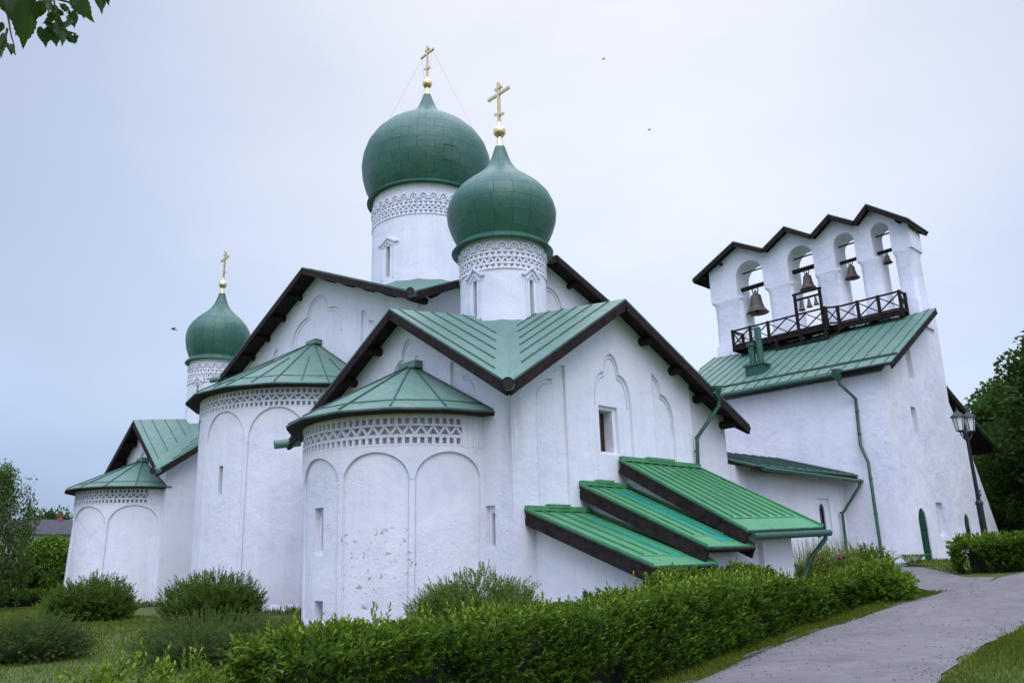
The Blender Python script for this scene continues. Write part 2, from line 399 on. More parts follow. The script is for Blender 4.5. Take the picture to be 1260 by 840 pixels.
l.new(bump_node(n, l, math_node(n, l, 'MULTIPLY_ADD', g_, .8, math_node(n, l, 'MULTIPLY', f_, .5)), .6, .02), b.inputs['Normal']); M['asphalt'] = m

# ------------------------------------------------------------------ terrain and path
def sm(a, b_, x):
    t = min(1, max(0, (x - a) / (b_ - a))); return t * t * (3 - 2 * t)
def tz(x, y):
    h = 1.15 * sm(18, 32, x) * (1 - .25 * sm(20, 40, y))
    h -= 3.0 * sm(47, 66, y) * (1 - sm(30, 60, x))
    return h
def grid(name, xs, ys, mtl, zf):
    mb = MB(); nx = len(xs)
    mb.v = [(x, y, zf(x, y)) for y in ys for x in xs]
    mb.f = [(j*nx+i, j*nx+i+1, (j+1)*nx+i+1, (j+1)*nx+i) for j in range(len(ys)-1) for i in range(nx-1)]
    mb.m = [0] * len(mb.f)
    return mb.build(name, mtl, smooth=True, fix=False)
xs = [-900, -300, -100, -50, -30] + [-20 + .5*i for i in range(141)] + [55, 65, 80, 120, 300, 900]
ys = [-900, -300, -100, -40] + [-20 + .5*i for i in range(181)] + [75, 85, 100, 150, 300, 900]
def lumpy(x, y):
    if abs(x) > 80 or abs(y) > 90: return tz(x, y)
    return tz(x, y) + .035 * mnoise.noise(Vector((x*.5, y*.5, 0))) - .01
ground = grid('lawn', xs, ys, M['lawn_soil'], lumpy); tag(ground, kind='structure')
LX, LY = [-20, 2, 9.25, 10.84, 13.13, 16.49, 19.2, 20.9, 22.05, 23.9, 25.1, 27.4, 30, 36, 50], [.3, 4.95, 6.5, 6.98, 7.65, 8.50, 8.95, 9.02, 8.93, 8.52, 8.1, 7.45, 6.6, 4.2, -2]
RX, RY = [-20, 4, 10.97, 12.6, 14.53, 16.93, 19.4, 22, 25, 30, 40], [-2.4, 2.3, 4.2, 4.52, 4.86, 5.21, 5.45, 5.35, 4.7, 2.6, -2.6]
def pL(x): return float(np.interp(x, LX, LY))       # left edge of the path
def pR(x): return float(np.interp(x, RX, RY))
mb = MB(); xs_ = [-14 + .4*i for i in range(160)]; W_ = 7
for x in xs_:
    a = pL(x) + .06 * mnoise.noise(Vector((x*1.3, 0, 0))); b_ = pR(x) + .16 * mnoise.noise(Vector((x*.7, 5, 0))) + .08 * mnoise.noise(Vector((x*2.7, 9, 0)))
    for k in range(W_):
        t = k / (W_ - 1); y = b_ + (a - b_) * t
        mb.v.append((x, y, tz(x, y) + .035 + .012 * mnoise.noise(Vector((x*.6, y*.6, 3))) - (.03 if k in (0, W_-1) else 0)))
for i in range(len(xs_)-1):
    for k in range(W_-1): mb.f.append((i*W_+k, (i+1)*W_+k, (i+1)*W_+k+1, i*W_+k+1)); mb.m.append(0)
path = mb.build('path', M['asphalt'], smooth=True, fix=False); tag(path, kind='structure')
mb = MB(); b0 = (23.7, 26.3)                          # the branch that turns off between the hedges
for j in range(16):
    y = 7.9 + j * .4
    for k in range(5):
        x = b0[0] + (b0[1]-b0[0]) * k/4 + max(0, j-2) * .44 + .08*mnoise.noise(Vector((k*2., y, 1)))
        mb.v.append((x, y, tz(x, y) + (.012 if j < 2 or k in (0, 4) else .030)))
for j in range(15):
    for k in range(4): mb.f.append((j*5+k, j*5+k+1, (j+1)*5+k+1, (j+1)*5+k)); mb.m.append(0)
tag(mb.build('side_path', M['asphalt'], smooth=True, fix=False), kind='structure')
mb = MB(); x = 1.0
while x < 22.8:
    ln = random.uniform(.55, .95)
    if random.random() < .5:
        dz = random.uniform(-.02, .015); a = (x, pL(x) + .05, tz(x, pL(x)) + .035 + dz); c_ = (x+ln-.03, pL(x+ln) + .05 + random.uniform(-.02, .02), tz(x+ln, pL(x+ln)) + .035 + dz + random.uniform(-.01, .01))
        mb.bar((a[0], a[1], a[2]-.045), (c_[0], c_[1], c_[2]-.045), .05, .08)
    x += ln
tag(mb.build('kerb', M['stone_kerb']), kind='structure')

# ------------------------------------------------------------------ roofs and wall helpers
def slab(mb, V, polys, t, mi_top=0, mi_bot=0):
    """sheet made of polygons sharing vertices V, thickened straight down by t"""
    b = len(mb.v); nV = len(V)
    mb.v += [tuple(p) for p in V] + [(p[0], p[1], p[2]-t) for p in V]
    cnt = {}
    polys = [t for q in polys for t in ([q] if len(q) == 3 else [(q[0], q[1], q[2]), (q[0], q[2], q[3])])]      # same diagonal above and below
    for q in polys:
        mb.f.append(tuple(b+i for i in q)); mb.m.append(mi_top)
        mb.f.append(tuple(b+nV+i for i in reversed(q))); mb.m.append(mi_bot)
        for i in range(len(q)):
            e = (q[i], q[(i+1) % len(q)]); cnt.setdefault(tuple(sorted(e)), []).append(e)
    for k, es in cnt.items():
        if len(es) == 1:
            i, j = es[0]; mb.f.append((b+i, b+nV+i, b+nV+j, b+j)); mb.m.append(mi_bot)
def seams(mb, poly, direction, spacing, h=.035, wd=.024, mi=1, start=.5, inset=0.0):
    P = [Vector(p) for p in poly]; nrm = (P[1]-P[0]).cross(P[2]-P[0]).normalized()
    if nrm.z < 0: nrm = -nrm
    d = Vector(direction); d = (d - nrm*d.dot(nrm)).normalized(); u = nrm.cross(d)
    us = [p.dot(u) for p in P]; s = min(us) + spacing * start
    while s < max(us) - .04:
        hits = []
        for i in range(len(P)):
            a, b_ = P[i], P[(i+1) % len(P)]; ua, ub = a.dot(u) - s, b_.dot(u) - s
            if ua * ub < 0: hits.append(a + (b_-a) * (ua/(ua-ub)))
        if len(hits) >= 2 and (hits[0]-hits[1]).length > .15 + inset:
            q0, q1 = hits[0], hits[1]; dd = (q1-q0).normalized()
            q0 = q0 + u*random.uniform(-.012, .012); q1 = q1 + u*random.uniform(-.02, .02)
            low = q1 if q1.z < q0.z else q0
            if low is q1: q1 = q1 - dd*inset
            else: q0 = q0 + dd*inset
            mb.bar(q0 + dd*.03 + nrm*h*.4, q1 - dd*.03 + nrm*h*.4, wd, h, nrm, mi)
        s += spacing * random.uniform(.94, 1.06)
def inward(V, C, d):
    o = []
    for p in V:
        v = Vector((C[0]-p[0], C[1]-p[1], 0))
        o.append((p[0] + (d*(1 if v.x > 0 else -1) if abs(v.x) > .6 else 0), p[1] + (d*(1 if v.y > 0 else -1) if abs(v.y) > .6 else 0), p[2]))
    return o
def cross_gable(parent, x0, x1, y0, y1, cxy, zc, zg, zv, over, name_wall='wall', plaster_m='plaster', drop=.24, spacing=.62, faces='ESWN', cutters=(), zb=-.4, beams='ES', step=1.4):
    """square block with a gable on every side. x0.. are wall planes; the roof runs out by `over`.
    zg: heights of gable tips at the roof edge (E,S,W,N); zv: valley height at the roof corners."""
    cx_, cy_ = cxy; C = (cx_, cy_, zc); X0, X1, Y0, Y1 = x0-over, x1+over*.3, y0-over, y1+over
    X1 = x1 + .3 if name_wall == 'chapel_wall' else x1 + over
    SE, SW, NW, NE = (X0, Y0, zv), (X1, Y0, zv), (X1, Y1, zv), (X0, Y1, zv)
    E_, S_, W__, N_ = (X0, cy_, zg[0]), (cx_, Y0, zg[1]), (X1, cy_, zg[2]), (cx_, Y1, zg[3])
    V = [C, E_, SE, S_, SW, W__, NW, N_, NE]
    polys = [(0,1,2),(0,2,3),(0,3,4),(0,4,5),(0,5,6),(0,6,7),(0,7,8),(0,8,1)]
    mb = MB(); slab(mb, V, polys, .06, 0, 1)
    for (i, j, k) in polys:
        g = j if V[j][2] > V[k][2] else k; v_ = k if g == j else j
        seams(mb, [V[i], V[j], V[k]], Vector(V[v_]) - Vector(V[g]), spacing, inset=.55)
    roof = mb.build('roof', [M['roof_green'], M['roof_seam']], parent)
    # planked soffit and bargeboards under the sheet metal
    mb = MB(); Vi = [(p[0], p[1], p[2]-.062) for p in inward(V, cxy, .03)]
    slab(mb, Vi, polys, .05)
    for q in ((1,2),(2,3),(3,4),(4,5),(5,6),(6,7),(7,8),(8,1)):
        a, b_ = Vector(Vi[q[0]]), Vector(Vi[q[1]])
        mb.bar(a - Vector((0,0,.14)), b_ - Vector((0,0,.14)), .07, .24)
    mb.build('bargeboard', M['wood_fascia'], roof)
    # wall block up to the underside of the roof
    def zroof(x, y):
        best = None
        for (i, j, k) in polys:
            a, b_, c = (Vector(V[t]) for t in (i, j, k))
            den = (b_.y-c.y)*(a.x-c.x) + (c.x-b_.x)*(a.y-c.y)
            u = ((b_.y-c.y)*(x-c.x) + (c.x-b_.x)*(y-c.y))/den; v = ((c.y-a.y)*(x-c.x) + (a.x-c.x)*(y-c.y))/den; w_ = 1-u-v
            mn = min(u, v, w_)
            if best is None or mn > best[0]: best = (mn, u*a.z + v*b_.z + w_*c.z)
        return best[1]
    ring = [(x0,y0),(cx_,y0),(x1,y0),(x1,cy_),(x1,y1),(cx_,y1),(x0,y1),(x0,cy_)]
    top = [(x, y, zroof(x, y) - .115) for x, y in ring]; bot = [(x, y, zb) for x, y in ring]
    mb = MB(); vs_ = bot + top + [(cx_, cy_, zc-.115)]
    fs_ = [tuple(reversed(range(8)))] + [(i, (i+1)%8, 8+(i+1)%8, 8+i) for i in range(8)] + [(8+i, 8+(i+1)%8, 16) for i in range(8)]
    mb.add(vs_, fs_)
    wall = mb.build(name_wall, M[plaster_m], parent)
    if cutters: bool_cut(wall, cutters, parent)
    # log ends carrying the overhang
    def beam_row(face):
        for sgn in (-1, 1):
            half = {('E',-1): cy_-Y0, ('E',1): Y1-cy_, ('S',-1): cx_-X0, ('S',1): X1-cx_}[(face, sgn)]
            k = step
            while k < half - .5:
                if face == 'E': y = cy_ + sgn*k; z = zroof(X0+.2, y) - .23; MB().tube([(X0+.14, y, z), (X0+over*.55, y, z-.02), (x0+.3, y, z-.02)], [.10, .135, .135], 10).build('beam', M['wood_dark'], roof, smooth=True, auto=40)
                else: x = cx_ + sgn*k; z = zroof(x, Y0+.2) - .23; MB().tube([(x, Y0+.14, z), (x, Y0+over*.55, z-.02), (x, y0+.3, z-.02)], [.10, .135, .135], 10).build('beam', M['wood_dark'], roof, smooth=True, auto=40)
                k += step
    for fc in beams: beam_row(fc)
    return roof, wall
def lobed(uc, hw, zs, zt, side=0, foot=0.0, n=7):
    """outline (u,z) of a blind panel with a stepped trefoil head. side 0 whole, -1/+1 half with its tall straight edge on that side's opposite"""
    def half():
        pts = [(hw, foot), (hw, zs)]; z1 = zs + (zt-zs)*.58; u1 = hw*.48
        for k in range(1, n+1):
            t = k/n*math.pi/2; pts.append((hw - (hw-u1)*(1-math.cos(t))**.9 if False else u1 + (hw-u1)*math.cos(t), zs + (z1-zs)*math.sin(t)))
        u2 = u1*.86; pts.append((u2, z1+.02))
        for k in range(1, n+1):
            t = k/n*math.pi/2; pts.append((u2*math.cos(t), z1 + (zt-z1)*math.sin(t)))
        return pts
    h = half()
    if side == 0: return [(uc+u, z) for u, z in h] + [(uc-u, z) for u, z in reversed(h[:-1])]
    return [(uc + side*u, z) for u, z in h] + [(uc, foot)]
def panel_cut(face, plane, pts, depth):
    e = .3
    if face == 'E': return MB().prism([(plane-e, u, z) for u, z in pts], (e+depth, 0, 0))
    return MB().prism([(u, plane-e, z) for u, z in pts], (0, e+depth, 0))
def head_rib(parent, face, plane, pts, rad=.028, off=.12, depth=.07):
    """a second thin roll moulding that echoes the head of a panel, inside the recess"""
    c = sum(p[0] for p in pts)/len(pts); zmin = max(p[1] for p in pts)
    q = [p for p in pts if p[1] > 1.0]
    ins = [(c + (u-c)*(1-off), z-off*.9) for u, z in q]
    P3 = [(plane+depth-.005, u, z) if face == 'E' else (u, plane+depth-.005, z) for u, z in ins]
    MB().tube(P3, rad, 6).build('moulding', M['plaster'], parent, smooth=True, auto=50)

def slit_cut(C, r, ang, wd, z0, z1, depth, arch=False):
    """radial box cutter through the skin of a round wall; ang from due east(-X) towards +Y"""
    t = R(ang); d = Vector((-math.cos(t), math.sin(t), 0)); s = Vector((-d.y, d.x, 0)); c = Vector((C[0], C[1], 0))
    a = c + d*(r-depth); pts = []
    hw = wd/2
    if arch: prof = [(-hw, z0), (hw, z0), (hw, z1-hw)] + [(hw*math.cos(k*math.pi/6), z1-hw+hw*math.sin(k*math.pi/6)) for k in range(1, 6)] + [(-hw, z1-hw)]
    else: prof = [(-hw, z0), (hw, z0), (hw, z1), (-hw, z1)]
    return MB().prism([tuple(a + s*u + Vector((0, 0, z))) for u, z in prof], tuple(d*(depth+.6)))
def radial_box(mb, C, r, ang, wd, z0, z1, t0, t1):
    t = R(ang); d = Vector((-math.cos(t), math.sin(t), 0)); s = Vector((-d.y, d.x, 0)); c = Vector((C[0], C[1], 0))
    a = c + d*(r+t0)
    mb.prism([tuple(a + s*u + Vector((0, 0, z))) for u, z in ((-wd/2, z0), (wd/2, z0), (wd/2, z1), (-wd/2, z1))], tuple(d*(t1-t0)))
def pol(C, ang, r, z):
    t = R(ang); return (C[0] - r*math.cos(t), C[1] + r*math.sin(t), z)
def pquad(mb, C, pts, r0, r1):
    """small solid: polygon of (ang,z) between radii r0<r1"""
    n_ = len(pts)
    vs_ = [pol(C, a, r0, z) for a, z in pts] + [pol(C, a, r1, z) for a, z in pts]
    mb.add(vs_, [tuple(reversed(range(n_))), tuple(range(n_, 2*n_))] + [(i, (i+1) % n_, n_+(i+1) % n_, n_+i) for i in range(n_)])
def band(mb, C, a0, a1, z0, z1, r0, r1, step=3.0):
    k = max(1, int((a1-a0)/step)); da = (a1-a0)/k
    for i in range(k): pquad(mb, C, [(a0+i*da, z0), (a0+(i+1)*da, z0), (a0+(i+1)*da, z1), (a0+i*da, z1)], r0, r1)
def zigzag(mb, C, a0, a1, z0, z1, r0, r1, n_, th):
    da = (a1-a0)/n_
    for i in range(n_):
        a = a0+i*da; m_ = a+da/2
        pquad(mb, C, [(a-th, z0), (a+th, z0), (m_+th, z1), (m_-th, z1)], r0, r1)
        pquad(mb, C, [(m_-th, z1), (m_+th, z1), (a+da+th, z0), (a+da-th, z0)], r0, r1)
def posts(mb, C, a0, a1, z0, z1, r0, r1, n_, th, tri=False):
    da = (a1-a0)/n_
    for i in range(n_+1):
        a = a0+i*da
        pquad(mb, C, [(a-th*(.3 if tri else 1), z0) if not tri else (a-th*1.9, z0), (a+th, z0) if not tri else (a+th*1.9, z0), (a+th*(.35 if tri else 1), z1), (a-th*(.35 if tri else 1), z1)], r0, r1)

# ------------------------------------------------------------------ the church
church = empty('church', (20, 28, 0), 'white whitewashed stone church with green onion domes, three rounded apses and gabled green roofs', 'church')

def window(parent, face, plane, u0, u1, z0, z1, depth, bars=0, frame=None, arch=False):
    """glazed frame set at the back of an opening in a flat wall"""
    mb = MB(); p = plane + depth - .05; t = .05
    def bx(a, b_, c, d, e0, e1):
        if face == 'E': mb.box((e0, a, c), (e1, b_, d))
        else: mb.box((a, e0, c), (b_, e1, d))
    bx(u0, u0+t, z0, z1, p, p+.045); bx(u1-t, u1, z0, z1, p, p+.045); bx(u0+t, u1-t, z1-t, z1, p, p+.045); bx(u0+t, u1-t, z0, z0+t, p, p+.045)
    for k in range(bars):
        z = z0 + (z1-z0)*(k+1)/(bars+1); bx(u0+t, u1-t, z-.015, z+.015, p+.005, p+.03)
    fr = mb.build('window', frame or M['wood_dark'], parent)
    mb = MB(); q = p + .03
    if face == 'E': mb.box((q, u0+.01, z0+.01), (q+.012, u1-.01, z1-.01))
    else: mb.box((u0+.01, q, z0+.01), (u1-.01, q+.012, z1-.01))
    mb.build('pane', M['glass_dark'], fr)
    return fr
def round_window(parent, C, r, ang, wd, z0, z1, depth):
    mb = MB()
    for (a, b_, c, d) in ((-wd/2, -wd/2+.03, z0, z1), (wd/2-.03, wd/2, z0, z1)):
        t = R(ang); dv = Vector((-math.cos(t), math.sin(t), 0)); s = Vector((-dv.y, dv.x, 0)); o_ = Vector((C[0], C[1], 0)) + dv*(r-depth+.03)
        mb.prism([tuple(o_ + s*u + Vector((0, 0, z))) for u, z in ((a, c), (b_, c), (b_, d), (a, d))], tuple(dv*.03))
    radial_box(mb, C, r, ang, wd, z1-.03, z1, -depth+.028, -depth+.062); radial_box(mb, C, r, ang, wd, z0, z0+.03, -depth+.028, -depth+.062)
    fr = mb.build('window', M['wood_dark'], parent)
    mb = MB(); radial_box(mb, C, r, ang, wd-.01, z0+.005, z1-.005, -depth+.012, -depth+.028); mb.build('pane', M['glass_dark'], fr)

def apse(C, r0, r1, ztop, npan, zspr, zarch, fr, fr_ang, nfr, wins, eave_z, over, apex_z, facets, mtl, pil=1.5, roof_u=None, seed=0.0):
    """C centre on the wall plane; r0/r1 radius at foot/top; fr=(z0 z1) x3 rows of the frieze; wins=[(ang, w, z0, z1, frame_w, frame_z0, frame_z1)]"""
    zf0 = fr[2][0] - .06; zf1 = fr[0][1] + .06; e = .06
    rr = lambda z: r0 + (r1-r0) * max(0, z) / ztop
    prof = [(rr(0) + .10, -.5), (rr(0) + .07, .10), (rr(.25), .3)] + [(rr(zf0*k/8), zf0*k/8) for k in range(1, 8)] + [(rr(zf0), zf0), (rr(zf0)-.13, zf0+.004), (rr(zf1)-.13, zf1-.004), (rr(zf1), zf1), (rr(ztop), ztop)]
    mb = MB(); mb.lathe(C, prof, 96, wob=.02, seed=seed)
    body = mb.build('apse', mtl, church)
    cuts = []
    for wn in wins:
        ang, ww, z0, z1 = wn[:4]
        cuts.append(slit_cut(C, rr(z0), ang, ww, z0, z1, .42))
        if len(wn) > 4: cuts.append(slit_cut(C, rr(z0), ang, wn[4], wn[5], wn[6], .13))
    bool_cut(body, cuts, church)
    # blind arcade: spandrels and pilasters stand proud of the panels
    mb = MB(); pw = 180.0/npan; A0 = -90.0
    def curve(a, i):
        ac = A0 + (i+.5)*pw; hw = pw/2 - pil; t = (a-ac)/hw
        return zspr + (zarch-zspr)*math.sqrt(max(0, 1-t*t))
    ro = lambda z: rr(z) + e
    def col(a, b_, za, zb_):
        ks = 6
        for k in range(ks):
            f0, f1 = k/ks, (k+1)/ks
            q = [(a, za+(zf0-za)*f0), (b_, zb_+(zf0-zb_)*f0), (b_, zb_+(zf0-zb_)*f1), (a, za+(zf0-za)*f1)]
            mb.add([pol(C, x, ro(z), z) for x, z in q], [(0, 1, 2, 3)])
        mb.add([pol(C, a, rr(za)-.04, za), pol(C, b_, rr(zb_)-.04, zb_), pol(C, b_, ro(zb_), zb_), pol(C, a, ro(za), za)], [(0, 1, 2, 3)])
    for i in range(npan):
        a0 = A0 + i*pw; a1 = a0 + pw; st = 22
        for k in range(st):
            t0, t1 = -math.cos(math.pi*k/st), -math.cos(math.pi*(k+1)/st)
            ac, hw = a0+pw/2, pw/2-pil
            x0, x1 = ac+hw*t0, ac+hw*t1; col(x0, x1, curve(x0, i), curve(x1, i))
    for i in range(npan+1):
        a = A0 + i*pw
        for k in range(10):
            z0, z1 = -.4 + (zspr+.4)*k/10, -.4 + (zspr+.4)*(k+1)/10
            col_ = [(a-pil, z0), (a+pil, z0), (a+pil, z1), (a-pil, z1)]
            mb.add([pol(C, x, ro(z), z) for x, z in col_], [(0, 1, 2, 3)])
            for s_ in (a-pil, a+pil):
                mb.add([pol(C, s_, rr(z0)-.04, z0), pol(C, s_, ro(z0), z0), pol(C, s_, ro(z1), z1), pol(C, s_, rr(z1)-.04, z1)], [(0, 1, 2, 3)])
        col(a-pil, a+pil, zspr, zspr)
    # band over the frieze
    band(mb, C, -100, 100, zf1-.02, ztop, rr(ztop)-.05, rr(ztop)+e)
    for sg in (-1, 1): band(mb, C, *(sorted((sg*100, fr_ang[0] if sg < 0 else fr_ang[1]))), zf0-.01, zf1-.02, rr(zf0)-.06, rr(zf0)+e)
    join_mb(body, mb)
    # frieze lattice: squares, running triangles, squares
    mb = MB(); ri, ro_ = rr(zf0)-.10, rr(zf0)+e; a0, a1 = fr_ang
    for z0, z1 in ((zf0, fr[2][0]), (fr[2][1], fr[1][0]), (fr[1][1], fr[0][0]), (fr[0][1], zf1-.02)): band(mb, C, a0, a1, z0, z1, ri, ro_)
    da = (a1-a0)/nfr
    posts(mb, C, a0, a1, fr[0][0], fr[0][1], ri, ro_-.003, nfr, da*.22); posts(mb, C, a0, a1, fr[2][0], fr[2][1], ri, ro_-.003, nfr, da*.22)
    zigzag(mb, C, a0, a1, fr[1][0]-.004, fr[1][1]+.004, ri, ro_-.003, int(nfr*.62), da*.20)
    mb.build('frieze', mtl, body)
    for wn in wins: round_window(body, C, rr(wn[2]), wn[0], wn[1], wn[2], wn[3], .40)
    # half-cone roof in flat facets
    rE = r1 + over; ap = (C[0]-.10, C[1], apex_z); V = [ap]; angs = [-90 + 180*k/facets for k in range(facets+1)]
    V += [pol(C, a, rE, eave_z) for a in angs]; nV = len(V)
    V += [(C[0]+.25, C[1]-rE, eave_z), (C[0]+.25, C[1]+rE, eave_z), (C[0]+.25, C[1], apex_z)]
    polys = [(0, k, k+1) for k in range(1, facets+1)] + [(0, nV+2, nV, 1), (0, facets+1, nV+1, nV+2)]
    mb = MB(); slab(mb, V, polys, .05, 0, 1)
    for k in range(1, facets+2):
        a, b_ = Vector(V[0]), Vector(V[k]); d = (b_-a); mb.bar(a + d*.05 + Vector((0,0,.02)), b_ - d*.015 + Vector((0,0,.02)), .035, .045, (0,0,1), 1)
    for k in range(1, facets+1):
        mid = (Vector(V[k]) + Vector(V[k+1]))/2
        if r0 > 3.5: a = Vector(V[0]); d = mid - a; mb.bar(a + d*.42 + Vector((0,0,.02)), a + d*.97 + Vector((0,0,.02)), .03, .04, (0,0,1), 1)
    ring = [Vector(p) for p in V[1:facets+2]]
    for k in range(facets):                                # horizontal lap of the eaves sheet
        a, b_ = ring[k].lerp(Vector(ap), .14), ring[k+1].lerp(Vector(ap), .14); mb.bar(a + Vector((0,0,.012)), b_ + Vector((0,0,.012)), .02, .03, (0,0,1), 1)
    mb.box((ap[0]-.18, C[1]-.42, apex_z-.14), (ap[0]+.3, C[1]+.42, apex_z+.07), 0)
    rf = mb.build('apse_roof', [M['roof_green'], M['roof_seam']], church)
    mb = MB(); Vs = [(p[0], p[1], p[2]-.055) for p in [pol(C, a, rE-.03, eave_z) for a in angs]] + [pol(C, a, r1-.1, eave_z-.02) for a in angs]
    nA = len(angs); slab(mb, Vs, [(k, k+1, nA+k+1, nA+k) for k in range(nA-1)], .05)
    for k in range(nA-1): mb.bar(Vector(Vs[k]) - Vector((0,0,.02)), Vector(Vs[k+1]) - Vector((0,0,.02)), .03, .035)
    mb.build('soffit', M['wood_dark'], rf)
    return body

S_C = (13.0, 18.17)
apse(S_C, 2.84, 3.0, 5.22, 5, 3.55, 4.22, ((4.91, 5.05), (4.65, 4.85), (4.42, 4.57)), (-78, 88), 47,
     [(-.5, .17, 1.95, 2.84, .40, 1.82, 2.98), (-1.5, .36, .25, .74)], 5.24, .52, 7.12, 8, M['plaster_peeling'])
C_C = (16.3, 30.2)
apse(C_C, 4.35, 4.5, 8.12, 6, 6.15, 7.33, ((7.86, 8.0), (7.60, 7.79), (7.38, 7.53)), (-84, 84), 66,
     [(-14.5, .22, 4.2, 5.27)], 8.14, .62, 11.05, 8, M['plaster'], pil=1.0, seed=4.0)
N_C = (13.4, 42.15)
apse(N_C, 3.02, 2.86, 5.36, 4, 3.7, 4.52, ((5.10, 5.25), (4.86, 5.04), (4.64, 4.78)), (-78, 84), 44,
     [(23, .2, 1.6, 3.0, .36, 1.5, 3.1)], 5.38, .60, 7.0, 8, M['plaster'], seed=9.0)

# --- south chapel
cuts = [panel_cut('S', 14.06, [(20.78, -.5), (23.4, -.5), (23.4, 7.5), (20.78, 7.5)], .14)]
pS = [lobed(16.98, .80, 5.85, 7.25), lobed(15.02, 1.12, 5.55, 6.62, -1), lobed(18.86, .95, 5.5, 6.92, 1)]
pE = [lobed(18.5, .80, 6.6, 8.0), lobed(16.45, 1.05, 5.75, 6.9, -1), lobed(20.5, 1.1, 5.75, 6.9, 1)]
for p in pS: cuts.append(panel_cut('S', 14.06, p, .075))
for p in pE: cuts.append(panel_cut('E', 13.0, p, .07))
cuts += [MB().box((16.42, 13.5, 4.36), (17.22, 14.22, 5.70)), MB().box((16.46, 13.5, 4.42), (17.08, 14.62, 5.60)),
         MB().box((12.5, 14.72, 1.86), (13.10, 15.06, 2.90)), MB().box((12.5, 14.74, 1.95), (13.45, 14.94, 2.72))]
s_roof, s_wall = cross_gable(church, 13.0, 22.85, 14.06, 24.0, (17.05, 18.55), 9.45, (8.86, 8.78, 8.8, 8.85), 5.68, .64, 'chapel_wall', cutters=cuts)
for p in pS: head_rib(s_wall, 'S', 14.06, p)
for p in pE: head_rib(s_wall, 'E', 13.0, p)
window(s_wall, 'S', 14.06, 16.47, 17.07, 4.43, 5.59, .52, 0, M['rust_frame'])
window(s_wall, 'E', 13.0, 14.745, 14.935, 1.955, 2.715, .30)
mb = MB()                                                  # iron hinges and shutter leaf on the left of the chapel window
mb.box((16.475, 14.16, 4.45), (16.50, 14.50, 5.57))
for z in (4.62, 4.95, 5.3): mb.tube([(16.49, 14.3, z), (16.66, 14.27, z+.02), (16.66, 14.27, z-.05)], .012, 6)
mb.build('shutter', M['rust_frame'], s_wall)
# --- main cube
pM = [lobed(30.2, 2.3, 11.3, 13.25), lobed(26.5, 1.3, 10.2, 11.6, -1), lobed(33.9, 1.3, 10.2, 11.6, 1)]
pMS = [lobed(23.3, 2.0, 11.2, 13.1), lobed(20.0, 1.2, 10.2, 11.5, -1), lobed(26.6, 1.2, 10.2, 11.5, 1)]
cuts = [panel_cut('E', 16.3, p, .08) for p in pM] + [panel_cut('S', 22.6, p, .08) for p in pMS]
m_roof, m_wall = cross_gable(church, 16.3, 30.3, 22.6, 37.8, (23.1, 30.2), 14.38, (14.42, 14.3, 14.4, 14.4), 10.95, .85, 'wall', cutters=cuts, spacing=.7, step=1.55)
for p in pM: head_rib(m_wall, 'E', 16.3, p, .035, depth=.08)
for p in pMS: head_rib(m_wall, 'S', 22.6, p, .035, depth=.08)
# --- north chapel
pN = [lobed(42.3, .8, 6.6, 8.0)]
n_roof, n_wall = cross_gable(church, 13.4, 23.0, 38.75, 46.6, (16.8, 42.3), 9.5, (9.02, 9.0, 9.0, 9.0), 6.07, .72, 'chapel_wall', cutters=[panel_cut('E', 13.4, pN[0], .07)])
head_rib(n_wall, 'E', 13.4, pN[0])
# valley spouts and gutters
for (x, y, z, dx, dy) in ((12.36, 13.42, 5.62, -.7, -.7), (12.68, 38.03, 6.0, -.7, -.7), (15.45, 21.75, 10.86, -.7, -.7), (12.36, 24.6, 5.6, -.8, .3), (31.1, 21.7, 10.9, .8, -.5), (15.45, 38.6, 10.86, -.7, .7)):
    mb = MB(); d = Vector((dx, dy, -.12)).normalized(); a = Vector((x, y, z))
    mb.tube([a - d*.45, a + d*.42], .15, 12, 0, caps=False); mb.tube([a - d*.45, a + d*.41], .128, 12, 1, caps=True)
    mb.build('spout', [M['roof_green'], M['dark']], church, smooth=True, auto=40)
mb = MB()
mb.tube([(21.15, 13.38, 6.52), (21.42, 13.42, 6.34), (21.42, 13.45, 6.10), (20.78, 13.92, 5.12), (20.74, 13.95, 4.30)], .062, 12)
mb.tube([(21.30, 13.36, 6.72), (21.30, 13.36, 6.60), (21.36, 13.40, 6.45)], [.15, .14, .07], 12)
for p in ((21.42, 13.45, 6.10), (20.78, 13.92, 5.12), (20.75, 13.95, 4.7)): mb.tube([(p[0], p[1], p[2]-.035), (p[0], p[1], p[2]+.035)], .075, 12)
mb.build('downspout', M['pipe_green'], church, smooth=True, auto=40)

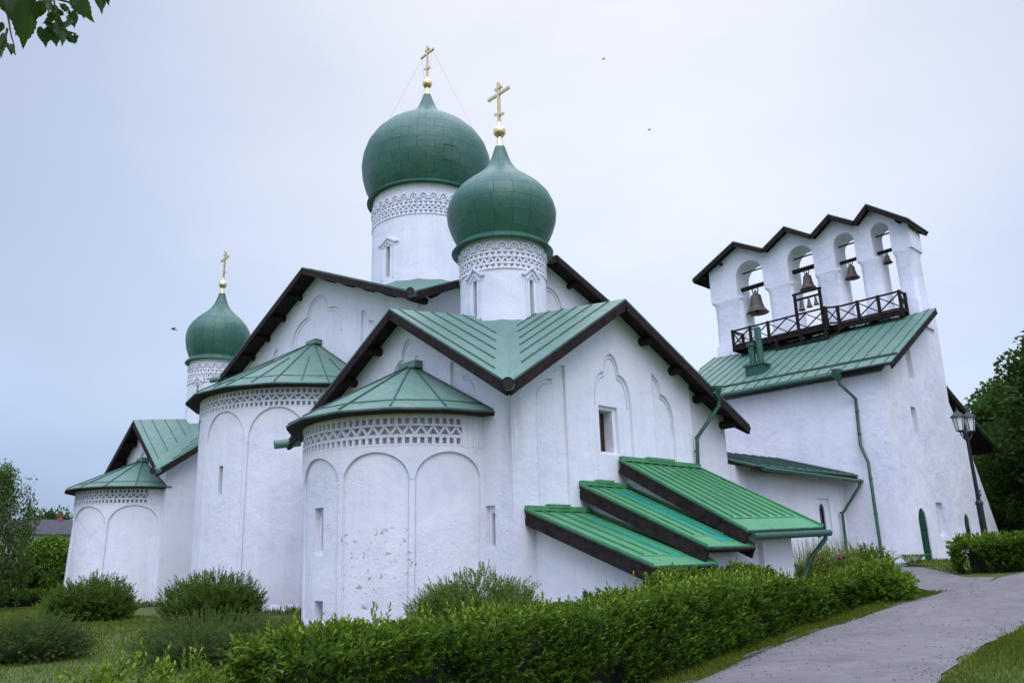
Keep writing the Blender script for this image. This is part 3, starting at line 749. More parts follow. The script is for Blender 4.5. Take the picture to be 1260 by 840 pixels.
# --- drums and domes
def drum_and_dome(C, r, zb, zt, rows, nsc, sc_z, sc_h, wins, prof, bricks, skirt, apron, cross):
    mb = MB(); z0, z1 = rows[2][0]-.05, rows[0][1]+.05
    mb.lathe(C, [(r, zb), (r, z0), (r-.09, z0+.003), (r-.09, z1-.003), (r, z1), (r, zt)], 72, wob=.012, seed=C[0])
    body = mb.build('drum', M['plaster'], church)
    bool_cut(body, [slit_cut(C, r, a, wd, wz0, wz1, .34) for a, wd, wz0, wz1 in wins], church)
    mb = MB(); ro = r+.035; ri = r-.12; kk = 360
    for a0, a1 in ((z0-.01, rows[2][0]), (rows[2][1], rows[1][0]), (rows[1][1], rows[0][0]), (rows[0][1], z1+.01)): band(mb, C, 0, kk, a0, a1, ri, ro, 6)
    nn = nsc*2; da = 360/nn
    posts(mb, C, 0, kk-da, rows[0][0], rows[0][1], ri, ro-.003, nn-1, da*.24, True); posts(mb, C, 0, kk-da, rows[2][0], rows[2][1], ri, ro-.003, nn-1, da*.24, True)
    zigzag(mb, C, 0, kk, rows[1][0]-.003, rows[1][1]+.003, ri, ro-.003, int(nn*.85), da*.2)
    for i in range(nsc):                                    # arched cornice
        ac = i*360/nsc; hw = 360/nsc/2*.98
        for (f0, f1, pr) in ((.98, .72, .075), (.58, .36, .045)):
            for k in range(8):
                t0, t1 = math.pi*k/8, math.pi*(k+1)/8
                q = [(ac+hw*f0*math.cos(t0), sc_z+sc_h*f0*math.sin(t0)), (ac+hw*f0*math.cos(t1), sc_z+sc_h*f0*math.sin(t1)),
                     (ac+hw*f1*math.cos(t1), sc_z+sc_h*f1*math.sin(t1)), (ac+hw*f1*math.cos(t0), sc_z+sc_h*f1*math.sin(t0))]
                pquad(mb, C, q, r-.03, r+pr)
    for a, wd, wz0, wz1 in wins:                            # moulded surround with a peaked hood
        dg_ = math.degrees(1/r); w2 = wd*1.35*dg_; hd = wd*2.6*dg_; top = wz1+.12
        for s_ in (-1, 1):
            pquad(mb, C, sorted_q([(a+s_*w2, wz0-.1), (a+s_*(w2+.055*dg_), wz0-.1), (a+s_*(w2+.055*dg_), wz1), (a+s_*w2, wz1)]), r-.03, r+.04)
            pquad(mb, C, [(a, top+.36), (a, top+.25), (a+s_*hd*.72, top-.02), (a+s_*hd*.72, top+.09)], r-.03, r+.09)
            pquad(mb, C, [(a+s_*hd*.70, top+.095), (a+s_*hd*.70, top-.015), (a+s_*hd, top-.015), (a+s_*hd, top+.07)], r-.03, r+.09)
            pquad(mb, C, [(a, top+.16), (a, top+.08), (a+s_*w2, wz1-.06), (a+s_*(w2+.05*dg_), wz1)], r-.03, r+.05)
    mb.build('frieze', M['plaster'], body)
    for wn in wins: round_window(body, C, r, *wn, .30)
    if apron:
        mb = MB(); mb.lathe(C, apron, 16, close=False); mb.build('apron', M['roof_green'], body)
    mb = MB(); mb.lathe(C, prof, 56, vscale=1)
    dome = mb.build('dome', M[bricks], church, smooth=True, auto=55)
    mb = MB(); mb.lathe(C, skirt, 56); mb.build('skirt', M[bricks], dome, smooth=True, auto=30)
    # gilded neck, ball and eight-pointed cross
    zn, zball, rb, zc0, ztop, zbar, hbar, hsm, zlow, hlow = cross
    mb = MB(); mb.lathe(C, [(prof[-1][0]*1.02, zn-.08), (rb*.50, zn+.28*(zball-zn)), (rb*.36, zball-rb)], 20)
    mb.lathe(C, [(.02, zball-rb)] + [(rb*math.sin(math.pi*k/12), zball-rb*math.cos(math.pi*k/12)) for k in range(1, 12)] + [(.02, zball+rb)], 24)
    mb.build('ball', M['gold'], dome, smooth=True, auto=40)
    mb = MB(); cxx, cyy = C
    mb.box((cxx-.045, cyy-.055, zball+rb*.9), (cxx+.045, cyy+.055, ztop)); mb.box((cxx-.046, cyy-hbar, zbar-.05), (cxx+.046, cyy+hbar, zbar+.05))
    mb.box((cxx-.047, cyy-hsm, zbar+(ztop-zbar)*.55-.04), (cxx+.047, cyy+hsm, zbar+(ztop-zbar)*.55+.04))
    mb.bar((cxx, cyy-hlow, zlow-.08), (cxx, cyy+hlow, zlow+.08), .092, .085)
    mb.lathe(C, [(.10, zball+rb*.85), (.06, zball+rb+.16)], 12)
    mb.lathe(C, [(.01, ztop-.02), (.06, ztop+.02), (.01, ztop+.07)], 10)
    mb.build('cross', M['gold'], dome)
    return dome
def sorted_q(q): return q
MC = (22.58, 30.52)
md_ = drum_and_dome(MC, 2.80, 13.2, 19.62, ((18.47, 18.60), (18.20, 18.41), (18.0, 18.13)), 36, 18.72, .42,
    [(a-11, .26, 14.9, 16.5) for a in (0, -90, 90, 180)],
    [(2.72, 19.55), (2.92, 19.85), (3.22, 20.5), (3.38, 21.1), (3.44, 21.7), (3.37, 22.3), (3.18, 22.9), (2.84, 23.45), (2.32, 23.98), (1.70, 24.42), (1.12, 24.78), (.74, 25.12), (.50, 25.5), (.33, 25.95), (.20, 26.32)],
    'dome_green', [(2.80, 19.84), (3.0, 19.74), (3.12, 19.60), (3.09, 19.56), (2.7, 19.68)], [(4.5, 12.75), (2.78, 14.62)],
    (26.3, 27.04, .27, 27.3, 29.42, 28.98, .60, .20, 28.02, .26))
mb = MB()                                                   # stay wires of the tall cross
for sx, sy in ((-1, -1), (1, -1), (-1, 1), (1, 1)):
    mb.tube([(MC[0], MC[1]+sy*.5, 28.9), (MC[0]+sx*1.9, MC[1]+sy*1.9, 23.65)], .0045, 5)
mb.build('stay_wire', M['iron'], md_)
mb = MB()
for (z0, z1, a0, a1) in ((20.72, 20.76, -78.5, -67.5), (21.46, 21.50, -78.5, -67.5), (20.72, 21.5, -78.7, -78.0), (20.72, 21.5, -68.0, -67.3)):
    rr0 = lambda z: np.interp(z, [20.5, 21.1, 21.7], [3.22, 3.38, 3.44])
    for k in range(4):
        b0_, b1_ = a0 + (a1-a0)*k/4, a0 + (a1-a0)*(k+1)/4
        q = [(b0_, z0), (b1_, z0), (b1_, z1), (b0_, z1)]
        vs_ = [pol(MC, a, rr0(z)-.03, z) for a, z in q] + [pol(MC, a, rr0(z)+.02, z) for a, z in q]
        mb.add(vs_, [(3, 2, 1, 0), (4, 5, 6, 7), (0, 1, 5, 4), (1, 2, 6, 5), (2, 3, 7, 6), (3, 0, 4, 7)])
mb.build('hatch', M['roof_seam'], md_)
SD = (16.98, 18.57)
drum_and_dome(SD, 1.46, 8.2, 11.78, ((11.16, 11.26), (10.92, 11.09), (10.74, 10.84)), 23, 11.36, .28,
    [(a-8, .15, 9.15, 10.38) for a in (0, -79, 90, 180)],
    [(1.40, 11.72), (1.58, 12.12), (1.78, 12.55), (1.89, 12.9), (1.92, 13.2), (1.86, 13.5), (1.72, 13.82), (1.46, 14.14), (1.14, 14.42), (.82, 14.68), (.58, 14.92), (.41, 15.2), (.29, 15.52), (.19, 15.86)],
    'dome_green_small', [(1.48, 12.02), (1.64, 11.86), (1.76, 11.74), (1.74, 11.70), (1.38, 11.80)], [(2.25, 8.1), (1.43, 9.0)],
    (15.85, 16.5, .23, 16.7, 18.5, 18.06, .58, .18, 17.22, .23))
ND = (16.72, 42.2)
drum_and_dome(ND, 1.40, 8.4, 12.55, ((11.78, 11.88), (11.50, 11.70), (11.28, 11.40)), 22, 12.02, .28,
    [(a-30, .15, 9.9, 11.1) for a in (0, -90, 90, 180)],
    [(1.34, 12.5), (1.47, 12.85), (1.64, 13.3), (1.72, 13.75), (1.73, 14.1), (1.66, 14.45), (1.48, 14.8), (1.18, 15.15), (.84, 15.45), (.58, 15.72), (.40, 16.0), (.27, 16.35), (.17, 16.7)],
    'dome_green_small', [(1.42, 12.80), (1.56, 12.64), (1.66, 12.52), (1.64, 12.48), (1.32, 12.58)], [(2.2, 8.1), (1.37, 9.05)],
    (16.7, 17.26, .23, 17.5, 19.3, 18.85, .52, .17, 18.05, .22))

# --- stepped lean-to porch on the south side
mb = MB()
def lean_z(y, zt, ze): return ze + (zt-ze) * (y-10.3)/(14.06-10.3)
for (a, b_, zt, ze) in ((13.74, 15.80, 2.76, 1.40), (15.78, 17.46, 3.45, 1.77), (17.44, 20.22, 4.20, 2.15)):
    mb.prism([(a, 10.87, -.4), (a, 14.2, -.4), (a, 14.2, lean_z(14.2, zt, ze)-.12), (a, 10.87, lean_z(10.87, zt, ze)-.12)], (b_-a, 0, 0))
pw_ = mb.build('porch_wall', M['plaster'], church)
bool_cut(pw_, [MB().box((18.28, 10.5, .55), (18.72, 11.0, 1.86)), MB().box((18.32, 10.5, .6), (18.52, 11.25, 1.74))], church)
window(pw_, 'S', 10.87, 18.33, 18.51, .61, 1.73, .32)
for idx, (a, b_, zt, ze, zw, trq) in enumerate(((13.38, 15.76, 2.76, 1.40, 1.40, ((14.72, 15.12, .18, .88),)), (15.38, 17.42, 3.45, 1.77, 1.77, ((16.36, 16.98, .06, .93),)), (17.08, 20.98, 4.20, 2.13, 2.24, ()))):
    V = [(a, 10.30, ze), (b_, 10.30, zw), (b_-.1 if idx == 2 else b_, 14.06, zt), (a, 14.06, zt)]
    mb = MB(); slab(mb, V, [(0, 1, 2, 3)], .045, 0, 1)
    nb = {0: 5, 1: 5, 2: 9}[idx]; nrm = (Vector(V[1])-Vector(V[0])).cross(Vector(V[3])-Vector(V[0])).normalized()
    for k in range(1, nb):
        f = k/nb; lo = Vector(V[0]).lerp(Vector(V[1]), f); hi = Vector(V[3]).lerp(Vector(V[2]), f); d = hi-lo
        mb.bar(lo + d*.16 + nrm*.02, hi - d*.01 + nrm*.02, .028, .045, nrm, 1 if False else 2)
    lo0, lo1 = Vector(V[0]).lerp(Vector(V[3]), .15), Vector(V[1]).lerp(Vector(V[2]), .15)
    mb.bar(lo0 + nrm*.006, lo1 + nrm*.006, .03, .012, nrm, 0)
    mb.box((a, 13.92, zt-.02), (b_-.12, 14.055, zt+.10), 0)           # upstand against the wall
    c0 = a + (b_-a)*.30; mb.box((c0, 13.90, zt+.06), (c0+(b_-a)*.32, 14.05, zt+.15), 0)
    mb.bar(Vector(V[0]) + nrm*.03, Vector(V[3]) + nrm*.03, .04, .06, nrm, 0); mb.bar(Vector(V[1]) + nrm*.03, Vector(V[2]) + nrm*.03, .04, .06, nrm, 0)
    for (u0, u1, f0, f1) in trq:
        def P(u, f): return Vector((u, 10.30 + 3.76*(1-f), zt + (ze-zt)*f)) + nrm*.006
        mb.add([P(u0, f0), P(u1, f0), P(u1, f1), P(u0, f1)], [(0, 3, 2, 1)], 3)
    rf = mb.build('porch_roof', [M['porch_green'], M['pipe_green'], M['porch_green'], M['porch_turquoise']], church, fix=False)
    mb = MB(); dn = Vector((0, 0, -.20))
    mb.bar(Vector((a+.05, 10.34, ze)) + dn, Vector((a+.05, 14.05, zt)) + dn, .09, .31); mb.bar(Vector((b_-.07, 10.34, zw)) + dn*.9, Vector((b_-.07, 13.9, zt)) + dn*.9, .06, .24)
    Vb = [(v[0], v[1], v[2]-.048) for v in V]; slab(mb, Vb, [(0, 1, 2, 3)], .04)
    mb.bar((a+.1, 10.40, ze-.10), (b_-.1, 10.40, zw-.10), .05, .06)
    for k in range(3): mb.bar((a+.4, 11.0+k*1.0, lean_z(11.0+k, zt, ze)-.15), (b_-.2, 11.0+k*1.0, lean_z(11.0+k, zt, ze)-.15), .12, .14)
    mb.build('bargeboard', M['wood_porch'], rf)
mb = MB()
mb.tube([(17.25, 10.22, 1.98), (21.15, 10.22, 2.08)], .085, 12)
mb.tube([(20.9, 10.22, 2.05), (20.9, 10.24, 1.92), (20.72, 10.62, 1.45), (20.40, 10.72, .95), (20.30, 10.72, .2)], .06, 12)
mb.build('gutter', M['pipe_green'], church, smooth=True, auto=40)

# --- low gallery that joins the church to the belfry
mb = MB(); mb.prism([(22.85, 14.0, -.4), (22.85, 16.55, -.4), (22.85, 16.55, 5.10), (22.85, 14.0, 4.40)], (8.3, 0, 0))
gal = mb.build('gallery_wall', M['plaster'], church)
bool_cut(gal, [MB().box((28.3, 13.6, 2.2), (29.25, 14.07, 3.5)),
               MB().prism([(28.52, 13.6, 2.3), (28.95, 13.6, 2.3), (28.95, 13.6, 3.0)] + [(28.735+.215*math.cos(k*math.pi/8), 13.6, 3.0+.215*math.sin(k*math.pi/8)*1.5) for k in range(1, 8)] + [(28.52, 13.6, 3.0)], (0, .75, 0))], church)
window(gal, 'S', 14.0, 28.525, 28.945, 2.305, 3.28, .17, 4, M['iron'])
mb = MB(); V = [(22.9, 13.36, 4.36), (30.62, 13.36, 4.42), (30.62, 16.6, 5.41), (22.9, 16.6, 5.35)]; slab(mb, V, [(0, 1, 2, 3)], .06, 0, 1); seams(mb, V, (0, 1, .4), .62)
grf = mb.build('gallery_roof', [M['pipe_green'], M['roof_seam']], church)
mb = MB(); Vb = [(p[0], p[1]+(.02 if k < 2 else 0), p[2]-.062) for k, p in enumerate(V)]; slab(mb, Vb, [(0, 1, 2, 3)], .05); mb.bar((22.95, 13.42, 4.22), (30.6, 13.42, 4.28), .05, .16)
mb.build('bargeboard', M['wood_porch'], grf)
mb = MB(); mb.tube([(23.4, 13.26, 4.24), (30.75, 13.26, 4.16)], .07, 10)
mb.tube([(30.45, 13.26, 4.14), (30.45, 13.30, 3.95), (29.9, 13.85, 2.95), (29.9, 13.9, .8)], .055, 12)
for z in (3.0, 1.9): mb.tube([(29.9, 13.88, z-.03), (29.9, 13.88, z+.03)], .07, 12)
mb.build('gutter', M['pipe_green'], church, smooth=True, auto=40)

# ------------------------------------------------------------------ the belfry
bel = empty('belfry', (34, 17, 1.1), 'tall white belfry wall with four arched openings for bells above a green roof', 'belfry')
YS, YN = 12.05, 22.75
mb = MB()
prof = [(30.2, .2), (30.45, 2.0), (31.07, 8.35), (36.45, 11.75), (38.35, 12.1), (38.05, 7.7), (38.9, .2)]
ny = 10
for j in range(ny+1):
    y = YS + (YN-YS)*j/ny
    for (x, z) in prof: mb.v.append((x + .05*mnoise.noise(Vector((y*.5, z*.5, 1))), y, z))
np_ = len(prof)
for j in range(ny):
    for k in range(np_): mb.f.append((j*np_+k, j*np_+(k+1) % np_, (j+1)*np_+(k+1) % np_, (j+1)*np_+k)); mb.m.append(0)
mb.f.append(tuple(reversed(range(np_)))); mb.m.append(0); mb.f.append(tuple(ny*np_+k for k in range(np_))); mb.m.append(0)
bwall = mb.build('wall', M['plaster_belfry'], bel)
def archpoly(x0, x1, z0, z1, n_=8, k=1.0):
    hw = (x1-x0)/2; c = (x0+x1)/2; zs = z1-hw*k
    return [(x0, z0), (x1, z0), (x1, zs)] + [(c+hw*math.cos(t*math.pi/n_), zs+hw*k*math.sin(t*math.pi/n_)) for t in range(1, n_)] + [(x0, zs)]
def xz(poly, y): return [(x, y, z) for x, z in poly]
cut_ = [MB().prism(xz(archpoly(32.40, 33.22, .9, 3.12, 10, 1.4), 11.5), (0, .85, 0)), MB().prism(xz(archpoly(37.35, 38.0, .9, 2.98, 10, 1.3), 11.5), (0, .85, 0)),
        MB().box((34.42, 11.6, 2.05), (35.16, 12.20, 3.38)), MB().box((34.62, 11.6, 2.15), (34.92, 12.55, 3.05)),
        MB().prism(xz(archpoly(33.84, 34.42, 8.48, 10.05, 8, .5), 11.6), (0, .8, 0)), MB().box((33.45, 11.6, 5.98), (33.98, 12.45, 7.22))]
bool_cut(bwall, cut_, bel)
for (x0, x1, z1, kk) in ((32.40, 33.22, 3.12, 1.4), (37.35, 38.0, 2.98, 1.3)):
    P_ = archpoly(x0+.03, x1-.03, .95, z1-.03, 10, kk)
    mb = MB(); mb.prism(xz(P_, 12.085), (0, .07, 0))
    for k in range(4): xk = x0+.1 + k*(x1-x0-.2)/3; mb.box((xk-.012, 12.07, 1.0), (xk+.012, 12.09, z1-.45))
    mb.box((x0+.06, 12.06, 1.5), (x1-.06, 12.088, 1.58)); mb.box((x0+.06, 12.06, 2.3), (x1-.06, 12.088, 2.38))
    d_ = mb.build('door', M['door_green'], bel)
    MB().tube([(x0+.15, 12.03, 1.95), (x0+.15, 12.08, 1.95)], .03, 8).build('handle', M['iron'], d_)
for (x0, x1, z0, z1, y) in ((34.63, 34.91, 2.16, 3.04, 12.5), (33.9, 34.37, 8.52, 9.95, 12.75), (33.47, 33.96, 6.0, 7.2, 12.4)):
    mb = MB(); mb.box((x0, y-.04, z0), (x0+.04, y, z1)); mb.box((x1-.04, y-.04, z0), (x1, y, z1)); mb.box((x0, y-.035, z1-.04), (x1, y, z1))
    f_ = mb.build('window', M['wood_dark'] if y > 12.45 else M['paint_white'], bel); MB().box((x0+.01, y-.02, z0+.01), (x1-.01, y-.01, z1-.01)).build('pane', M['glass_dark'] if y > 12.45 else M['plaster_belfry'], f_)
# west buttress
mb = MB(); mb.prism([(38.15, YS+.04, .2), (42.6, YS+.04, .2), (41.85, YS+.04, 2.0), (39.85, YS+.04, 5.85), (38.2, YS+.04, 7.9), (38.15, YS+.04, 7.9)], (0, 2.2, 0)); mb.build('buttress', M['plaster_belfry'], bel)
# roof of the belfry house
V = [(30.52, 11.42, 8.55), (30.52, 22.6, 8.62), (36.62, 23.0, 12.02), (36.62, 11.42, 11.95)]
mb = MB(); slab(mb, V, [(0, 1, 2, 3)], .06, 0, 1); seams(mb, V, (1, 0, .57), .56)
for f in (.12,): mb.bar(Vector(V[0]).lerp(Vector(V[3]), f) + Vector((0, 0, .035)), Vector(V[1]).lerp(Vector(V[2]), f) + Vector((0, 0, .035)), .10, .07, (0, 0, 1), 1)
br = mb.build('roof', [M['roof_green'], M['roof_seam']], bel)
mb = MB(); Vb = [(p[0]+.03, p[1]+(.03 if p[1] < 15 else -.03), p[2]-.065) for p in V]; slab(mb, Vb, [(0, 1, 2, 3)], .05)
mb.bar(Vector(Vb[0]) - Vector((0, 0, .12)), Vector(Vb[3]) - Vector((0, 0, .12)), .06, .2); mb.build('bargeboard', M['wood_fascia'], br)
mb = MB(); mb.tube([(30.42, 13.7, 8.42), (30.42, 22.6, 8.5)], .075, 10); mb.build('gutter', M['pipe_green'], bel, smooth=True, auto=40)
mb = MB()
mb.tube([(30.42, 13.55, 8.62), (30.42, 13.55, 8.36), (30.46, 13.52, 8.15)], [.19, .17, .07], 10)
mb.tube([(30.46, 13.52, 8.25), (30.47, 13.50, 8.02), (30.92, 13.15, 7.42), (30.68, 13.12, 5.55), (30.35, 12.78, 4.80), (30.18, 12.72, 1.2)], .062, 12)
for p in ((30.86, 13.14, 6.9), (30.72, 13.12, 6.0), (30.33, 12.77, 4.2), (30.26, 12.75, 2.9)): mb.tube([(p[0], p[1], p[2]-.03), (p[0], p[1], p[2]+.03)], .078, 12)
mb.build('downspout', M['pipe_green'], bel, smooth=True, auto=40)
mb = MB(); mb.box((32.1, 17.65, 9.3), (32.75, 18.55, 9.98)); mb.box((32.03, 17.58, 9.94), (32.82, 18.62, 10.02))
vb = mb.build('vent_box', M['pipe_green'], br)
for (y, zt, rd, lid) in ((17.88, 11.75, .15, 0), (18.28, 11.05, .15, 1)):
    mb = MB(); mb.tube([(32.42, y, 9.9), (32.42, y, zt)], rd, 14)
    if lid: mb.tube([(32.42, y, zt-.1), (32.42, y, zt+.04)], rd+.07, 14)
    else: mb.tube([(32.42, y, zt), (32.42, y, zt+.12)], [rd+.01, .03], 14)
    mb.build('vent_pipe', M['pipe_green'], vb, smooth=True, auto=40)
# arcade: upper wall with four arches standing on five piers
XA, XB = 36.45, 37.75
ops = [(19.42, 21.02, 16.85), (16.60, 17.98, 16.76), (14.47, 15.50, 16.68), (12.80, 13.64, 16.62)]     # y0 y1 arch top
rl = [(22.68, 16.86), (20.69, 17.86), (19.02, 16.92), (17.69, 17.72), (16.35, 16.82), (15.33, 17.55), (14.16, 16.78), (13.47, 17.42), (11.92, 16.22)]   # roof underline
zimp = 14.98
outer = [(11.92, zimp)]
poly = []
def rz(y):
    for (a, za), (b_, zb_) in zip(rl[:-1], rl[1:]):
        if b_ <= y <= a: return zb_ + (za-zb_)*(y-b_)/(a-b_)
    return rl[-1][1]
mb = MB()
# wall built as columns so that the arches are true openings
ysamp = set([11.92, 22.68] + [p[0] for p in rl])
arcs = {}
for (y0, y1, zt) in ops:
    for k in range(13): ysamp.add(round((y0+y1)/2 - (y1-y0)/2*math.cos(math.pi*k/12), 4))
    ysamp.add(y0); ysamp.add(y1)
ys_ = sorted(ysamp)
def zlow(y):
    for (y0, y1, zt) in ops:
        if y0+1e-6 < y < y1-1e-6:
            hw = (y1-y0)/2; return zt - hw*1.05 + hw*1.05*math.sqrt(max(0, 1-((y-(y0+y1)/2)/hw)**2))
    return zimp
def inside(a, b_):
    m_ = (a+b_)/2
    return any(y0 < m_ < y1 for y0, y1, _ in ops)
def zlow_at(y, ins):
    if not ins: return zimp
    for (y0, y1, zt) in ops:
        if y0-1e-6 <= y <= y1+1e-6:
            hw = (y1-y0)/2; t = min(1, abs(y-(y0+y1)/2)/hw); return zt - hw*1.05 + hw*1.05*math.sqrt(max(0, 1-t*t))
    return zimp
for a, b_ in zip(ys_[:-1], ys_[1:]):
    if b_-a < 1e-4: continue
    ins = inside(a, b_); la, lb = zlow_at(a, ins), zlow_at(b_, ins); ta, tb = rz(a), rz(b_)
    mb.add([(XA, a, la), (XA, b_, lb), (XA, b_, tb), (XA, a, ta)], [(0, 3, 2, 1)]); mb.add([(XB, a, la), (XB, b_, lb), (XB, b_, tb), (XB, a, ta)], [(0, 1, 2, 3)])
    mb.add([(XA, a, la), (XB, a, la), (XB, b_, lb), (XA, b_, lb)], [(0, 1, 2, 3)]); mb.add([(XA, a, ta), (XB, a, ta), (XB, b_, tb), (XA, b_, tb)], [(0, 3, 2, 1)])
for (y0, y1, zt) in ops:
    zs = zt-(y1-y0)/2*1.05
    for y in (y0, y1): mb.add([(XA, y, zimp), (XB, y, zimp), (XB, y, zs), (XA, y, zs)], [(0, 1, 2, 3)])
for y in (11.92, 22.68): mb.add([(XA, y, zimp), (XB, y, zimp), (XB, y, rz(y)), (XA, y, rz(y))], [(0, 1, 2, 3)])
bm_fix = mb
arc = mb.build('arcade_wall', M['plaster_belfry'], bel)
bm = bmesh.new(); bm.from_mesh(arc.data); bmesh.ops.remove_doubles(bm, verts=bm.verts, dist=1e-4); bmesh.ops.recalc_face_normals(bm, faces=bm.faces); bm.to_mesh(arc.data); bm.free()
pier_y = [(20.72, 22.62), (17.84, 19.34), (15.34, 16.66), (13.44, 14.42), (11.98, 12.80)]
for (a, b_) in pier_y:
    mb = MB(); c = ((XA+XB)/2, (a+b_)/2); hx, hy = (XB-XA)/2, (b_-a)/2; n_ = 20; rows = [(11.2, 1.05), (12.5, 1.04), (12.62, .985), (13.8, .97), (14.80, .985), (14.9, 1.01), (15.0, 1.01)]
    for z, sc_ in rows:
        for k in range(n_):
            t = 2*math.pi*(k+.5)/n_; ct, st = math.cos(t), math.sin(t); e_ = .42 if z > 12.6 and z < 14.88 else .22
            mb.v.append((c[0] + hx*sc_*math.copysign(abs(ct)**e_, ct) + .02*mnoise.noise(Vector((t, z, a))), c[1] + hy*sc_*math.copysign(abs(st)**e_, st), z))
    for j in range(len(rows)-1):
        for k in range(n_): mb.f.append((j*n_+k, j*n_+(k+1) % n_, (j+1)*n_+(k+1) % n_, (j+1)*n_+k)); mb.m.append(0)
    mb.f.append(tuple(reversed(range(n_)))); mb.m.append(0); mb.f.append(tuple((len(rows)-1)*n_+k for k in range(n_))); mb.m.append(0)
    mb.build('pier', M['plaster_belfry'], bel, smooth=True, auto=35)
# zigzag roof over the arcade
tops = [(23.45, 16.48)] + rl[1:-1] + [(11.72, 16.06)]
V = []; XO = .48
for (y, z) in tops: V += [(XA-XO, y, z+.16), (XB+XO, y, z+.16)]
polys = [(2*i, 2*i+1, 2*i+3, 2*i+2) for i in range(len(tops)-1)]
mb = MB(); slab(mb, V, polys, .05); ar = mb.build('arcade_roof', M['roof_green'], bel)
mb = MB(); Vb = [(p[0]+(.02 if k % 2 == 0 else -.02), p[1], p[2]-.055) for k, p in enumerate(V)]; slab(mb, Vb, polys, .06)
for i in range(len(tops)-1):
    for k in (0, 1): mb.bar(Vector(Vb[2*i+k]) - Vector((0, 0, .13)), Vector(Vb[2*i+2+k]) - Vector((0, 0, .13)), .07, .22)
for (y, z) in tops[:1] + tops[-1:]: mb.bar((XA-XO+.05, y + (-.05 if y > 15 else .05), z-.03), (XB+XO-.05, y + (-.05 if y > 15 else .05), z-.03), .05, .2)
mb.build('bargeboard', M['wood_fascia'], ar)
for y, z in ((22.9, 16.68), (21.8, 17.2), (12.25, 16.42)):
    MB().tube([(XA-XO+.1, y, z-.1), (XB+XO-.1, y, z-.1)], .09, 10).build('beam', M['wood_dark'], ar, smooth=True, auto=40)
# beams and tie rods in the openings
bz = (15.48, 15.62, 15.36, 15.30)
for (y0, y1, zt), z in zip(ops, bz):
    MB().tube([(36.95, y0-.5, z+.02), (36.95, y1+.35, z)], .12 if y1-y0 > 1.2 else .09, 10).build('bell_beam', M['wood_dark'], bel, smooth=True, auto=40)
    MB().bar((37.05, y0-.1, zt-.42), (37.05, y1+.1, zt-.42), .05, .07).build('tie_rod', M['iron'], bel)
# ringers' balcony
def rail_run(p0, p1, zb, zt, npan, out):
    p0, p1 = Vector(p0), Vector(p1)
    out.bar((p0.x, p0.y, zt), (p1.x, p1.y, zt), .09, .07); out.bar((p0.x, p0.y, zb+.06), (p1.x, p1.y, zb+.06), .07, .07)
    for k in range(npan):
        a, b_ = p0.lerp(p1, k/npan), p0.lerp(p1, (k+1)/npan)
        out.bar((a.x, a.y, zb+.1), (b_.x, b_.y, zt-.05), .045, .05); out.bar((a.x, a.y, zt-.05), (b_.x, b_.y, zb+.1), .045, .05)
mb = MB(); zb_ = 12.0
for (x0, x1, y0, y1) in ((35.35, 36.5, 15.80, 21.0), (35.72, 36.5, 12.5, 15.78)):
    yy = y0
    while yy < y1-.02:
        mb.box((x0, yy, zb_-.06 + random.uniform(-.006, .006)), (x1, min(yy+.2, y1), zb_)); yy += .215
mb.bar((35.42, 15.8, 11.86), (35.42, 21.0, 11.86), .12, .16); mb.bar((35.8, 12.5, 11.86), (35.8, 15.78, 11.86), .12, .16)
for y in (12.7, 14.0, 15.3, 15.95, 17.2, 18.6, 20.0, 20.9): mb.bar((35.65 if y < 15.5 else 35.25, y, 11.78), (36.5, y, 11.82), .13, .14)
for y in (15.95, 17.2, 18.5): mb.bar((35.28, y, 11.2), (35.28, y, 11.8), .11, .11)
mb.bar((35.28, 15.85, 11.3), (35.28, 18.6, 11.3), .09, .1)
mb.bar((35.28, 15.9, 11.32), (35.9, 15.45, 11.7), .08, .09)
deck = mb.build('balcony_deck', M['wood_dark'], bel)
mb = MB()
rail_run((35.4, 20.95, 0), (35.4, 15.86, 0), zb_, 12.84, 5, mb); rail_run((35.4, 15.86, 0), (35.76, 15.44, 0), zb_, 12.84, 1, mb); rail_run((35.76, 15.44, 0), (35.76, 12.56, 0), zb_, 12.84, 3, mb)
rail_run((35.4, 20.95, 0), (36.45, 20.95, 0), zb_, 12.84, 1, mb); rail_run((35.76, 12.56, 0), (36.45, 12.56, 0), zb_, 12.84, 1, mb)
mb.build('railing', M['wood_dark'], bel)
for (x, y, z) in [(35.4, y, 12.9) for y in (20.95, 19.93, 18.91, 15.86)] + [(35.4, 17.32, 13.86), (35.4, 16.03, 13.86)] + [(35.76, y, 12.9) for y in (15.44, 14.48, 13.52, 12.56)] + [(36.4, 12.56, 12.9), (36.4, 20.95, 12.9)]:
    MB().box((x-.06, y-.06, 11.74), (x+.06, y+.06, z)).build('post', M['wood_dark'], bel)
MB().bar((35.4, 17.42, 13.88), (35.4, 15.94, 13.88), .11, .09).build('frame_beam', M['wood_dark'], bel)
MB().tube([(35.4, 17.34, 13.58), (35.4, 16.0, 13.58)], .06, 8).build('frame_beam', M['wood_dark'], bel)
